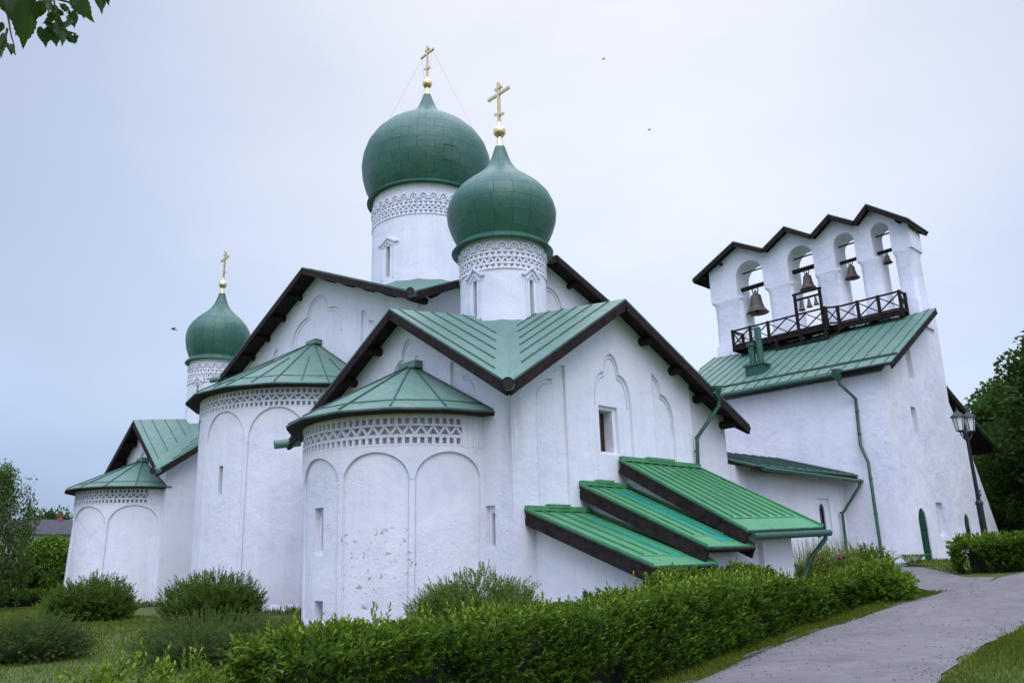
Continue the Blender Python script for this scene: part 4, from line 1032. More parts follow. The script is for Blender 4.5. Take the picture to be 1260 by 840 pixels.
# lean-to canopy on the far side
mb = MB(); V = [(38.3, 12.2, 8.95), (44.4, 12.2, 6.35), (44.4, 17.5, 6.35), (38.3, 17.5, 8.95)]; slab(mb, V, [(0, 1, 2, 3)], .06); cr2 = mb.build('canopy', M['roof_green'], bel)
mb = MB(); slab(mb, [(p[0], p[1]+(.03 if p[1] < 15 else -.03), p[2]-.065) for p in V], [(0, 1, 2, 3)], .06); mb.bar((38.4, 12.26, 8.72), (44.3, 12.26, 6.2), .07, .2); mb.bar((44.3, 12.26, 6.2), (44.3, 17.4, 6.2), .07, .2)
mb.build('bargeboard', M['wood_fascia'], cr2)
for y in (14.6, 17.2): MB().bar((38.3, y, 5.2), (42.6, y, 6.9), .14, .14).build('brace', M['wood_dark'], bel)

# ------------------------------------------------------------------ bells (each hangs from its beam)
def bell(loc, h, rad, label, group, sub=True):
    x, y, z = loc                                            # z: top of the yoke
    o = empty('bell', loc, label, 'bell', group)
    k = h / 1.0
    pr = [(.0, .0), (.10, -.005), (.27, -.03), (.40, -.08), (.46, -.16), (.49, -.30), (.53, -.48), (.60, -.66), (.72, -.82), (.88, -.93), (1.0, -1.0), (.97, -1.015), (.90, -.985), (.74, -.86), (.52, -.55), (.40, -.16), (.0, -.08)]
    yo = .24*h
    mb = MB(); mb.lathe((x, y), [(max(.004, r*rad), z-yo+zz*h*.78) for r, zz in pr], 32, close=False)
    for zz in (-.12, -.62, -.86):
        r_ = np.interp(-zz, [0.08, .16, .3, .48, .66, .82, .93, 1], [.40, .46, .49, .53, .60, .72, .88, 1.0]) * rad
        mb.lathe((x, y), [(r_-.005, z-yo+(zz-.012)*h*.78), (r_+.016, z-yo+zz*h*.78), (r_-.005, z-yo+(zz+.012)*h*.78)], 32, close=False)
    mb.build('bell_body', M['bronze'], o, smooth=True, auto=40, fix=False)
    mb = MB()
    for s_ in (-1, 1): mb.tube([(x, y+s_*.16*rad, z-yo-.01), (x, y+s_*.30*rad, z-yo*.45), (x, y+s_*.22*rad, z+.02)], .04*rad+.01, 8)
    mb.tube([(x-.2*rad, y, z-yo-.01), (x, y, z-yo*.3), (x+.2*rad, y, z-yo-.01)], .04*rad+.01, 8)
    mb.build('crown', M['iron'], o, smooth=True, auto=60)
    mb = MB(); mb.tube([(x, y, z-yo-.1*h), (x+.03, y+.02, z-yo-.70*h)], .02*rad+.008, 8); mb.lathe((x+.03, y+.02), [(.01, z-yo-.82*h), (.13*rad, z-yo-.76*h), (.13*rad, z-yo-.72*h), (.01, z-yo-.66*h)], 12)
    mb.build('clapper', M['iron'], o, smooth=True, auto=60)
    return o
bell((36.95, 20.24, 15.40), 1.38, .60, 'largest bronze bell, in the belfry\'s widest arch nearest the church', 'bells of the belfry')
bell((36.95, 17.27, 15.54), 1.02, .44, 'bronze bell in the second belfry arch, above the frame of three little bells', 'bells of the belfry')
bell((36.95, 15.0, 15.30), .84, .35, 'bronze bell in the third belfry arch, between the two narrowest openings\' piers', 'bells of the belfry')
bell((36.95, 13.25, 15.24), .52, .22, 'smallest bronze bell hung in the arches, in the narrowest one at the high end', 'bells of the belfry')
for y, h, r_, lb in ((17.02, .50, .175, 'leftmost and largest of the three little bells in the wooden balcony frame'), (16.62, .45, .155, 'middle one of the three little bells in the wooden balcony frame'), (16.27, .42, .135, 'rightmost of the three little bells in the wooden balcony frame')):
    bell((35.4, y, 13.53), h, r_, lb, 'little bells in the balcony frame')

# ------------------------------------------------------------------ number plate on the buttress
o = empty('number_plate', (40.0, YS+.03, 3.95), 'small blue plate fixed to the sloping end wall of the belfry', 'sign')
MB().box((39.85, YS-.01, 3.82), (40.15, YS+.038, 4.10)).build('plate', M['sign_blue'], o)
MB().box((39.95, YS-.014, 3.9), (40.05, YS-.008, 4.02)).build('marking', M['paint_white'], o)

# ------------------------------------------------------------------ street lamp
lp = Vector((28.75, 8.74, 1.0)); lamp = empty('street_lamp', lp, 'tall black lamp post with two glass lanterns beside the clipped hedge', 'street lamp')
def L_(dx, dy, z): return (lp.x+dx, lp.y+dy, lp.z+z)
mb = MB(); mb.tube([L_(0,0,-.1), L_(0,0,.06)], .17, 12); mb.tube([L_(0,0,.0), L_(0,0,1.95)], [.105, .10], 12); mb.tube([L_(0,0,1.93), L_(0,0,2.0), L_(0,0,2.06)], [.12, .12, .07], 12)
mb.build('base', M['lamp_black'], lamp, smooth=True, auto=40)
mb = MB(); mb.tube([L_(0,0,2.0), L_(0,0,4.25)], [.066, .05], 12); mb.lathe(lp[:2], [(.03, lp.z+4.2), (.075, lp.z+4.26), (.03, lp.z+4.36), (.012, lp.z+4.5)], 10); mb.build('pole', M['lamp_black'], lamp, smooth=True, auto=40)
adir = (rt * .92 + fw * .39).normalized()
for s_ in (-1, 1):
    o2 = adir * (s_ * .26); x, y = lp.x+o2.x, lp.y+o2.y
    MB().tube([L_(0, 0, 4.12), L_(o2.x*.5, o2.y*.5, 4.06), L_(o2.x, o2.y, 4.22), L_(o2.x, o2.y, 4.32)], .022, 8).build('arm', M['lamp_black'], lamp, smooth=True, auto=50)
    mb = MB(); z0 = lp.z + 4.32; n6 = 6
    mb.lathe((x, y), [(.05, z0-.03), (.12, z0), (.12, z0+.025), (.02, z0+.03)], 6)
    for k in range(6):
        t = 2*math.pi*k/6; mb.tube([(x+.115*math.cos(t), y+.115*math.sin(t), z0+.02), (x+.185*math.cos(t), y+.185*math.sin(t), z0+.47)], .012, 5)
    mb.lathe((x, y), [(.24, z0+.46), (.22, z0+.50), (.12, z0+.60), (.06, z0+.66), (.05, z0+.70), (.015, z0+.74), (.028, z0+.77), (.01, z0+.80)], 12)
    ln = mb.build('lantern', M['lamp_black'], lamp)
    mb = MB(); mb.lathe((x, y), [(.105, z0+.03), (.172, z0+.455)], 6); mb.build('glass', M['lantern_glass'], ln)

# ------------------------------------------------------------------ foliage
def leaf_mesh(name, P, D, Nn, ln, wd, tone, mtl, parent=None, fold=.25, shape='leaf'):
    """n separate folded leaf blades in one mesh: base P, axis D, blade normal Nn"""
    n_ = len(P); D = D / np.linalg.norm(D, axis=1, keepdims=True)
    S = np.cross(D, Nn); S /= np.linalg.norm(S, axis=1, keepdims=True) + 1e-9; U = np.cross(S, D)
    ln = np.broadcast_to(np.asarray(ln, float), (n_,))[:, None]; wd = np.broadcast_to(np.asarray(wd, float), (n_,))[:, None]
    if shape == 'leaf':   tpl = [(0, 0, 0), (.42, .5, fold), (1, 0, -.12), (.42, -.5, fold)]; faces = [(0, 1, 2), (0, 2, 3)]
    elif shape == 'oval': tpl = [(0, 0, 0), (.28, .42, fold), (.68, .40, fold*.8), (1, 0, -.15), (.68, -.40, fold*.8), (.28, -.42, fold)]; faces = [(0, 1, 2, 3), (0, 3, 4, 5)]
    elif shape == 'heart': tpl = [(0, 0, 0), (-.12, .26, .04), (.12, .50, fold), (.42, .50, fold), (.72, .27, fold*.5), (1.05, 0, -.12), (.72, -.27, fold*.5), (.42, -.50, fold), (.12, -.50, fold), (-.12, -.26, .04)]; faces = [(0, 1, 2, 3, 4, 5), (0, 5, 6, 7, 8, 9)]
    elif shape == 'linden':
        half = [(.0, .0), (-.13, .16), (-.12, .30), (.0, .44), (.10, .47), (.13, .53), (.24, .50), (.28, .55), (.40, .49), (.44, .52), (.54, .42), (.59, .44), (.68, .31), (.73, .32), (.82, .17), (.88, .15)]
        hz_ = lambda a, b_: fold*b_*1.6 - .25*a*a*.5
        tpl = [(a, b_, hz_(a, b_)) for a, b_ in half] + [(1.12, 0, -.2)] + [(a, -b_, hz_(a, b_)) for a, b_ in reversed(half[1:])]
        faces = [tuple(range(0, 17)), (0,) + tuple(range(16, len(tpl)))]
    else:                 tpl = [(0, .5, 0), (.55, .42, .08), (1, 0, .3), (.55, -.42, .08), (0, -.5, 0)]; faces = [(0, 1, 2, 3, 4)]
    k = len(tpl)
    V = np.stack([P + D*ln*a + S*wd*b_ + U*wd*c for a, b_, c in tpl], 1).reshape(-1, 3)
    if parent: V = V - np.array(root_offset(parent))
    me = bpy.data.meshes.new(name); nf = len(faces); sizes = np.array([len(q) for q in faces])
    me.vertices.add(n_*k); me.vertices.foreach_set('co', V.astype(np.float32).ravel())
    flat = np.concatenate([np.array(q) for q in faces]); tot = len(flat)
    me.loops.add(n_*tot); me.loops.foreach_set('vertex_index', (flat[None, :] + (np.arange(n_)*k)[:, None]).astype(np.int32).ravel())
    me.polygons.add(n_*nf); starts = np.concatenate([[0], np.cumsum(sizes)[:-1]])
    me.polygons.foreach_set('loop_start', (starts[None, :] + (np.arange(n_)*tot)[:, None]).astype(np.int32).ravel())
    at = me.attributes.new('tone', 'FLOAT', 'FACE'); at.data.foreach_set('value', np.repeat(np.clip(tone, 0, 1), nf).astype(np.float32))
    me.materials.append(mtl); me.update(calc_edges=True); me.validate()
    o = bpy.data.objects.new(name, me); COL.objects.link(o)
    if parent: o.parent = parent
    return o
def unit(n_): v = rng.normal(size=(n_, 3)); return v / np.linalg.norm(v, axis=1, keepdims=True)
def nz3(P, f, seed=0): return np.array([mnoise.noise(Vector((p[0]*f+seed, p[1]*f, p[2]*f))) for p in P])
def shoots(P, D, nleaf, slen, lsize, lw, base_tone, droop=.25, spread=.9):
    """leafy shoots: start P, direction D; leaves alternate up the shoot. returns arrays for leaf_mesh"""
    D = D / np.linalg.norm(D, axis=1, keepdims=True); n_ = len(P); Ps, Ds, Ns, Ls, Ws, Rs = [], [], [], [], [], []
    ref = unit(n_); A = np.cross(D, ref); A /= np.linalg.norm(A, axis=1, keepdims=True); B = np.cross(D, A)
    slen = np.broadcast_to(slen, (n_,))
    for k in range(nleaf):
        t = (k+.6)/nleaf; ph = k*2.4; side = A*math.cos(ph) + B*math.sin(ph)
        d = side*spread*(1.15-t*.75) + D*(.45+t*.9) + np.array([0, 0, -droop*(1-t)]) + unit(n_)*.22
        Ps.append(P + D*(slen*t)[:, None]); Ds.append(d)
        nn = D*.8 - side*.25 + np.array([0, 0, .55]) + unit(n_)*.25; Ns.append(nn)
        f = (1.05-.5*abs(t-.45)); j = rng.uniform(.75, 1.2, n_)
        Ls.append(lsize*f*j); Ws.append(lw*f*j); Rs.append(base_tone + .34*(t-.45) + rng.normal(0, .15, n_))
    return np.concatenate(Ps), np.concatenate(Ds), np.concatenate(Ns), np.concatenate(Ls), np.concatenate(Ws), np.concatenate(Rs)

def hedge(lbl, pts, thick, hgt, dens=1.0, tip=True, lsize=.068, shape='oval', mtl='leaf_hedge', wild=1.0):
    """clipped hedge: pts is the line of its front foot, its body lies to the left of that line"""
    pts = np.array(pts, float); seg = np.hypot(*np.diff(pts, axis=0).T); cum = np.concatenate([[0], np.cumsum(seg)]); Ltot = cum[-1]
    def at(s_):
        x = np.interp(s_, cum, pts[:, 0]); y = np.interp(s_, cum, pts[:, 1]); e = .3
        tx = np.interp(s_+e, cum, pts[:, 0]) - np.interp(s_-e, cum, pts[:, 0]); ty = np.interp(s_+e, cum, pts[:, 1]) - np.interp(s_-e, cum, pts[:, 1]); q = math.hypot(tx, ty)
        return x, y, -ty/q, tx/q
    mx, my, nx_, ny_ = at(Ltot/2); root = empty('hedge', (mx+nx_*thick/2, my+ny_*thick/2, tz(mx, my)), lbl, 'hedge')
    mb = MB(); st = max(2, int(Ltot/.4))
    for i in range(st+1):
        s_ = .25 + (Ltot-.5)*i/st; x, y, nx, ny = at(s_); g = tz(x, y); h = hgt(s_)
        for (dy, z) in ((.34, -.05), (.30, .3), (.30, h*.62), (.42, h-.30), (thick-.42, h-.30), (thick-.30, h*.62), (thick-.30, .3), (thick-.34, -.05)):
            k = dy + .06*mnoise.noise(Vector((x*2, dy*5, z*3))); mb.v.append((x+nx*k, y+ny*k, g+z + .06*mnoise.noise(Vector((x*2, dy*3, 7)))))
    for i in range(st):
        for k in range(8): mb.f.append((i*8+k, i*8+(k+1) % 8, (i+1)*8+(k+1) % 8, (i+1)*8+k)); mb.m.append(0)
    mb.f.append(tuple(range(8))); mb.m.append(0); mb.f.append(tuple(st*8+k for k in reversed(range(8)))); mb.m.append(0)
    mb.build('dark_core', M['stem'], root)  # solid dark core, standing in for the shade between the leaves
    P, D, R_, SZ = [], [], [], []
    def put(s_, dy, z, along, outw, upw, base):
        x, y, nx, ny = at(s_); x += nx*dy; y += ny*dy; g = tz(x, y)
        dv = np.array([ny*along + nx*outw, -nx*along + ny*outw, upw]); dv /= np.linalg.norm(dv)
        bump = wild*(.12*mnoise.noise(Vector((x*.9, y*1.2, z*1.2))) + .07*mnoise.noise(Vector((x*2.6, y*2.6, z*2.6))))
        P.append((x+dv[0]*bump, y+dv[1]*bump, g+z+dv[2]*bump)); D.append(dv); R_.append(base - .04 + .20*mnoise.noise(Vector((x*.8, y*.8, z*1.2+3))) + 1.0*bump); SZ.append(max(1.0, (math.hypot(x, y)/9.0)**.75))  # lumps lighter, hollows darker: light and shade put into the leaf colour
    s0 = 0.0
    while s0 < Ltot:
        x, y, nx, ny = at(s0); sz = max(1.0, (math.hypot(x, y)/9.0)**.75); step = .5; h = hgt(s0); dn = 250*dens/(sz**2)
        for (face, area) in (('front', h), ('top', thick), ('back', h*.6)):
            for _ in range(rng.poisson(area*step*dn)):
                s_ = rng.uniform(s0, min(Ltot, s0+step)); t = rng.random(); hh = hgt(s_)
                if face == 'front':
                    z = (.06 + .94*t**.85)*hh - .08; x, y, _a, _b = at(s_)
                    if mnoise.noise(Vector((x*1.5+31, z*2.4, y*1.5))) < -.42 and rng.random() < .8: continue
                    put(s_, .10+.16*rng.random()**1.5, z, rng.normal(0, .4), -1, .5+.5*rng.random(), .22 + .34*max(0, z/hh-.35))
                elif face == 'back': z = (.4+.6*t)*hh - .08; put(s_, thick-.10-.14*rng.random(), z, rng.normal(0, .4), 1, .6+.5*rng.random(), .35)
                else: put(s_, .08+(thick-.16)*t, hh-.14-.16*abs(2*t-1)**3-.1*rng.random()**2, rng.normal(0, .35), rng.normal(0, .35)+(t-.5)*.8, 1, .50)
        s0 += step
    for e in (0, 1):
        x, y, nx, ny = at(e*Ltot); sz = max(1.0, (math.hypot(x, y)/9)**.75)
        for _ in range(rng.poisson(hgt(e*Ltot)*thick*250*dens/sz**2)):
            z = rng.uniform(.05, hgt(e*Ltot)-.1); put(e*Ltot + (.12*rng.random() if e == 0 else -.12*rng.random()), rng.uniform(.08, thick-.08), z, (-1 if e == 0 else 1), rng.normal(0, .35), .5, .28+.2*z)
    P, D, R_, SZ = np.array(P), np.array(D), np.array(R_), np.array(SZ)
    a = shoots(P, D, 8, .16*SZ**.6*rng.uniform(.6, 1.25, len(P)), lsize*SZ, lsize*.46*SZ, R_)
    if tip:
        n_ = int(Ltot*8); Pt, Dt = [], []
        for _ in range(n_):
            s_ = Ltot*rng.random(); x, y, nx, ny = at(s_); dy = rng.uniform(.08, thick-.08); Pt.append((x+nx*dy, y+ny*dy, tz(x, y)+hgt(s_)-.14)); Dt.append((rng.normal(0, .25), rng.normal(0, .25), 1))
        Pt, Dt = np.array(Pt), np.array(Dt); sz = np.maximum(1, (np.hypot(Pt[:, 0], Pt[:, 1])/9)**.7)
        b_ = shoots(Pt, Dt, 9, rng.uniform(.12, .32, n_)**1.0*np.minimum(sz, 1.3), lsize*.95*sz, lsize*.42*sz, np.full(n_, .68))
        a = tuple(np.concatenate([p, q]) for p, q in zip(a, b_))
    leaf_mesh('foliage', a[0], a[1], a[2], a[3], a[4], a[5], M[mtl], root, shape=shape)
    return root
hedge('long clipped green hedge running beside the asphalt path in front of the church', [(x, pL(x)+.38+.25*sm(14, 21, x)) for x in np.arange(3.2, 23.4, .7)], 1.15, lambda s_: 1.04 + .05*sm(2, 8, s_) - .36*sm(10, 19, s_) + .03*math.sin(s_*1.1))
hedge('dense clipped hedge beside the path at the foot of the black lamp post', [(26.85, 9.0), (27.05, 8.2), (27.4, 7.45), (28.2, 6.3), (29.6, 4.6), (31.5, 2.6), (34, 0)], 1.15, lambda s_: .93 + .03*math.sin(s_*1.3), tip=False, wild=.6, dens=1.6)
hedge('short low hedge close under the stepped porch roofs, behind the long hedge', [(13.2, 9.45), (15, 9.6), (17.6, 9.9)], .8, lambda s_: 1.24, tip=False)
hedge('low trimmed hedge far across the lawn left of the church', [(2.0, 49.5), (7, 47.2), (11.2, 45.4)], 1.0, lambda s_: .62, tip=False, dens=.7)

def shrub(lbl, loc, rad, h, mtl, nsh, slen, lsize, lw, nleaf=10, up=.75, cat='shrub', group=None, base=.35, name='shrub', shape='leaf', stems=7, lump=.25, lean=(0, 0)):
    x, y = loc; g = tz(x, y); root = empty(name, (x, y, g), lbl, cat, group)
    mb = MB()
    for k in range(stems):
        t = 2*math.pi*k/stems + random.uniform(-.3, .3); q = random.uniform(.2, .5)
        mb.tube([(x+.06*math.cos(t), y+.06*math.sin(t), g-.05), (x+rad*q*.5*math.cos(t), y+rad*q*.5*math.sin(t), g+h*.4), (x+rad*q*math.cos(t), y+rad*q*math.sin(t), g+h*random.uniform(.55, .75))], [.028, .018, .006], 6)
    mb.build('stems', M['stem'], root, smooth=True)
    # several overlapping mounds, leafy down to the ground
    nm = 7; mounds = [(0, 0, .42*h, rad*.78, h*.50)]
    for k in range(nm):
        t = 2*math.pi*k/nm + random.uniform(-.35, .35); q = rad*random.uniform(.35, .58); mh = h*random.uniform(.26, .38); mounds.append((q*math.cos(t), q*math.sin(t), mh*.95, rad*random.uniform(.36, .50), mh*random.uniform(.95, 1.25)))
    wts = np.array([m_[3]**2*m_[4] for m_ in mounds])**.7; ci = rng.choice(len(mounds), nsh, p=wts/wts.sum()); mo = np.array(mounds)[ci]
    u = unit(nsh); rr = rng.uniform(.25, 1, nsh)**.42
    lumps = np.array([1 + lump*mnoise.noise(Vector(v*2.4 + np.array([x, y, 0]))) + lump*.7*mnoise.noise(Vector(v*5.5 + np.array([x, y, 3]))) for v in u])
    P = np.stack([x + mo[:, 0] + u[:, 0]*mo[:, 3]*rr*lumps, y + mo[:, 1] + u[:, 1]*mo[:, 3]*rr*lumps, g + np.maximum(.03, mo[:, 2] + u[:, 2]*mo[:, 4]*rr*lumps)], 1)
    D = u*np.array([1, 1, .7]) + np.array([0, 0, up]) + unit(nsh)*.35
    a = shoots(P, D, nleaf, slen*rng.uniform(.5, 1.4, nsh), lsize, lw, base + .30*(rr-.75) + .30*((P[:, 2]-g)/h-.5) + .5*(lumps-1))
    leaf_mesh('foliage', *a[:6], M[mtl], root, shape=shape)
    return root
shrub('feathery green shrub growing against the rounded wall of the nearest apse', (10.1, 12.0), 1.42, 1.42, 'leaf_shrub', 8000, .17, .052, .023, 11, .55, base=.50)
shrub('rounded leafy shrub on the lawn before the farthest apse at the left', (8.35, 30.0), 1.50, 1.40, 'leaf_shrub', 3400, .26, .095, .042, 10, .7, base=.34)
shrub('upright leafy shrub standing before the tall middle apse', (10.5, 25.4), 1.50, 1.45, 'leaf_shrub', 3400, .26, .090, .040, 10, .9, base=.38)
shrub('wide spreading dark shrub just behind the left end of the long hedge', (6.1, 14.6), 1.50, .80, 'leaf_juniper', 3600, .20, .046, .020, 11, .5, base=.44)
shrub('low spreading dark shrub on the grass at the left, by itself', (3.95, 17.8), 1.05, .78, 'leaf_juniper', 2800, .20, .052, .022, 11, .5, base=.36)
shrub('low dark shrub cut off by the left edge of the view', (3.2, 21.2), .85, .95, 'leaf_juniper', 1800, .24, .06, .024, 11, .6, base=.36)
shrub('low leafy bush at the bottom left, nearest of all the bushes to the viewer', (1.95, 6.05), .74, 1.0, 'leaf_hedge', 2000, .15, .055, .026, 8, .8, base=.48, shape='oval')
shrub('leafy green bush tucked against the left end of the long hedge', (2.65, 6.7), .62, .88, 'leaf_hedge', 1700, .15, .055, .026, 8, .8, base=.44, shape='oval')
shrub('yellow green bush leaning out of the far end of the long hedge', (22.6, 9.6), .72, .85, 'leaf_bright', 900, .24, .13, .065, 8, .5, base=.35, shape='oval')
def flower_bush(lbl, loc, rad, h, nf, ns):
    root = shrub(lbl, loc, rad, h, 'leaf_hedge', ns, .32, .12, .042, 8, .8, cat='flower bush', base=.4, name='flower_bush')
    x, y = loc; g = tz(x, y)
    for k in range(nf):
        t = random.uniform(0, 6.28); q = rad*random.uniform(.2, .85); px, py, pz = x+q*math.cos(t), y+q*math.sin(t), g+h*random.uniform(.85, 1.08)
        n_ = 26; u = unit(n_); u[:, 2] = np.abs(u[:, 2])*.8
        leaf_mesh('flower', np.tile(np.array([[px, py, pz]]), (n_, 1)), u, unit(n_), .085, .075, rng.random(n_), M['flower_pink'], root)
    return root
flower_bush('peony bush with deep pink flowers at the corner of the porch', (21.4, 11.3), .95, 1.05, 7, 800)
flower_bush('peony bush with pink flowers under the gallery window', (24.2, 11.9), 1.0, .95, 6, 800)
flower_bush('small peony bush with few pink flowers beside the belfry downspout', (27.2, 11.9), .8, .8, 3, 500)
def fern(lbl, loc, h, nfr):
    x, y = loc; g = tz(x, y); root = empty('fern', (x, y, g), lbl, 'fern'); Ps, Ds, Ns, Ls, Ws, Rs = [], [], [], [], [], []
    for k in range(nfr):
        t = 2*math.pi*k/nfr + random.uniform(-.2, .2); rad = h*random.uniform(.6, 1.0)
        for j in range(16):
            s_ = (j+1)/16; px = x + rad*s_*math.cos(t); py = y + rad*s_*math.sin(t); pz = g + h*(1.5*s_ - .85*s_*s_)
            for sg in (-1, 1):
                Ps.append((px, py, pz)); Ds.append((math.cos(t)*.5 - sg*math.sin(t), math.sin(t)*.5 + sg*math.cos(t), -.15)); Ns.append((0, 0, 1)); Ls.append(.26*(1.05-s_)+.03); Ws.append(.055); Rs.append(random.uniform(.3, .8))
    leaf_mesh('frond', np.array(Ps), np.array(Ds, float), np.array(Ns, float), np.array(Ls), np.array(Ws), np.array(Rs), M['leaf_bright'], root)
fern('bright green fern beneath the pale belfry wall', (26.2, 11.2), .95, 16)
fern('smaller fern beside the green arched door', (29.0, 11.2), .6, 12)
def tallgrass(lbl, loc, rad, h, n_):
    x, y = loc; g = tz(x, y); o = empty('tall_grass', (x, y, g), lbl, 'grass clump')
    t = rng.uniform(0, 6.28, n_); q = rad*np.sqrt(rng.random(n_)); P = np.stack([x+q*np.cos(t), y+q*np.sin(t), np.full(n_, g)], 1); D = np.stack([rng.normal(0, .22, n_), rng.normal(0, .22, n_), np.ones(n_)], 1)
    leaf_mesh('blades', P, D, unit(n_), h*rng.uniform(.6, 1.2, n_), .014, rng.uniform(.5, 1, n_), M['grass'], o, shape='blade')
tallgrass('clump of tall thin seeding grass against the belfry wall', (26.0, 12.7), 1.0, 1.45, 600)

# ------------------------------------------------------------------ trees
def tree(lbl, loc, h, spread, trunk_r, mtl, bark, nclump, per, lsize, crown0=.25, shape='round', group=None, weep=0.0, base=.4, name='tree', trunk_lean=(0, 0)):
    x, y = loc[:2]; g = loc[2] if len(loc) > 2 else tz(x, y); root = empty(name, (x, y, g), lbl, 'tree', group)
    mb = MB(); top = Vector((x+trunk_lean[0], y+trunk_lean[1], g+h*.86)); b0_ = Vector((x, y, g-.2)); pts = [b0_.lerp(top, k/7) + Vector((random.uniform(-.12, .12), random.uniform(-.12, .12), 0))*(k > 0) for k in range(8)]
    mb.tube(pts, [trunk_r*(1.25-.15*k) if k < 2 else trunk_r*(1-k/8.2) for k in range(8)], 10)
    cl = []
    for k in range(nclump):
        f = crown0 + (1-crown0)*((k+.5)/nclump); t = k*2.4 + random.uniform(-.5, .5); s_ = (f-crown0)/(1-crown0)
        prof = {'round': math.sin(math.pi*(.12+.84*s_))**.7, 'oval': math.sin(math.pi*(.15+.8*s_))**.9, 'cone': (1-s_)*.95+.1}[shape]
        q = spread*prof*random.uniform(.35, 1.0); e = Vector((x+q*math.cos(t)+trunk_lean[0]*f, y+q*math.sin(t)+trunk_lean[1]*f, g+h*f*.97)); cl.append((e, prof))
        fr = max(.12, f*.62); s0 = b0_.lerp(top, fr)
        if k % 2 == 0 or nclump < 40: mb.tube([s0, s0.lerp(e, .5) + Vector((0, 0, .05*h*(1 if not weep else .6))), e], [trunk_r*.38*(1-fr*.6), trunk_r*.2, trunk_r*.06], 6)
    mb.build('trunk', M[bark], root, smooth=True)
    Ps, Ds, Rs = [], [], []
    for e, pr in cl:
        n_ = int(per*random.uniform(.6, 1.3)); rad = spread*random.uniform(.20, .36)
        u = unit(n_)*(rng.random(n_)**.45)[:, None]*rad*np.array([1, 1, .72 if not weep else 1.5]); u[:, 2] -= weep*np.abs(rng.normal(0, .35, n_))*rad*2
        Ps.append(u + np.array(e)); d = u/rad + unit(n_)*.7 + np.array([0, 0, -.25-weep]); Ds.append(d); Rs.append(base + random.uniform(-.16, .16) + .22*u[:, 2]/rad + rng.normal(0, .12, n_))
    P = np.concatenate(Ps); D = np.concatenate(Ds); Nn = unit(len(P)) + np.array([0, 0, .8])
    leaf_mesh('crown', P, D, Nn, lsize*rng.uniform(.6, 1.3, len(P)), lsize*.62*rng.uniform(.7, 1.2, len(P)), np.concatenate(Rs), M[mtl], root)
    return root
G2 = 'trees behind the belfry'
tree('large dark leafy tree behind the belfry at the right edge', (47.0, 8.8, 1.0), 11.3, 4.5, .38, 'leaf_tree', 'bark', 150, 330, .30, .05, 'round', G2)
tree('dark tree standing behind the others beyond the lamp post, low crowned', (56, 13.8, 1.0), 10.5, 4.6, .32, 'leaf_tree', 'bark', 90, 300, .36, .05, 'round', G2, base=.32)
tree('dark bushy tree growing right beside the sloping belfry buttress', (50.5, 12.2, 1.0), 7.6, 3.4, .25, 'leaf_tree', 'bark', 90, 300, .28, .04, 'round', G2, base=.36)
tree('dark broad tree beyond the clipped hedge, partly out of view on the right', (43, 4.6, 1.0), 12, 4.4, .32, 'leaf_tree', 'bark', 80, 300, .34, .06, 'round', G2, base=.36)
tree('tall drooping birch at the far left edge of the lawn', (7.5, 43.0, -.0), 6.5, 1.6, .13, 'leaf_birch', 'bark_birch', 80, 190, .13, .10, 'oval', weep=.9, base=.62, name='birch_tree')
tree('pale trunked birch behind the drooping birch, cut by the left edge', (6.2, 44.4, -.1), 6.2, 1.8, .12, 'leaf_birch', 'bark_birch', 70, 200, .13, .08, 'oval', weep=.8, base=.52, name='birch_tree')
tree('bushy green tree in front of the white house, beside the farthest apse', (12.3, 54.0, -1.4), 4.9, 2.5, .14, 'leaf_hedge', 'bark', 80, 260, .18, .15, 'round', base=.40)
tree('small round tree left of the white house roof', (10.6, 60.0, -2.4), 5.2, 2.0, .14, 'leaf_tree', 'bark', 50, 240, .22, .12, 'round', base=.4)
tree('far dark tree whose top shows over the white house', (23.5, 104, -3), 11.2, 4.0, .2, 'leaf_tree', 'bark', 40, 200, .5, .2, 'round', base=.3)

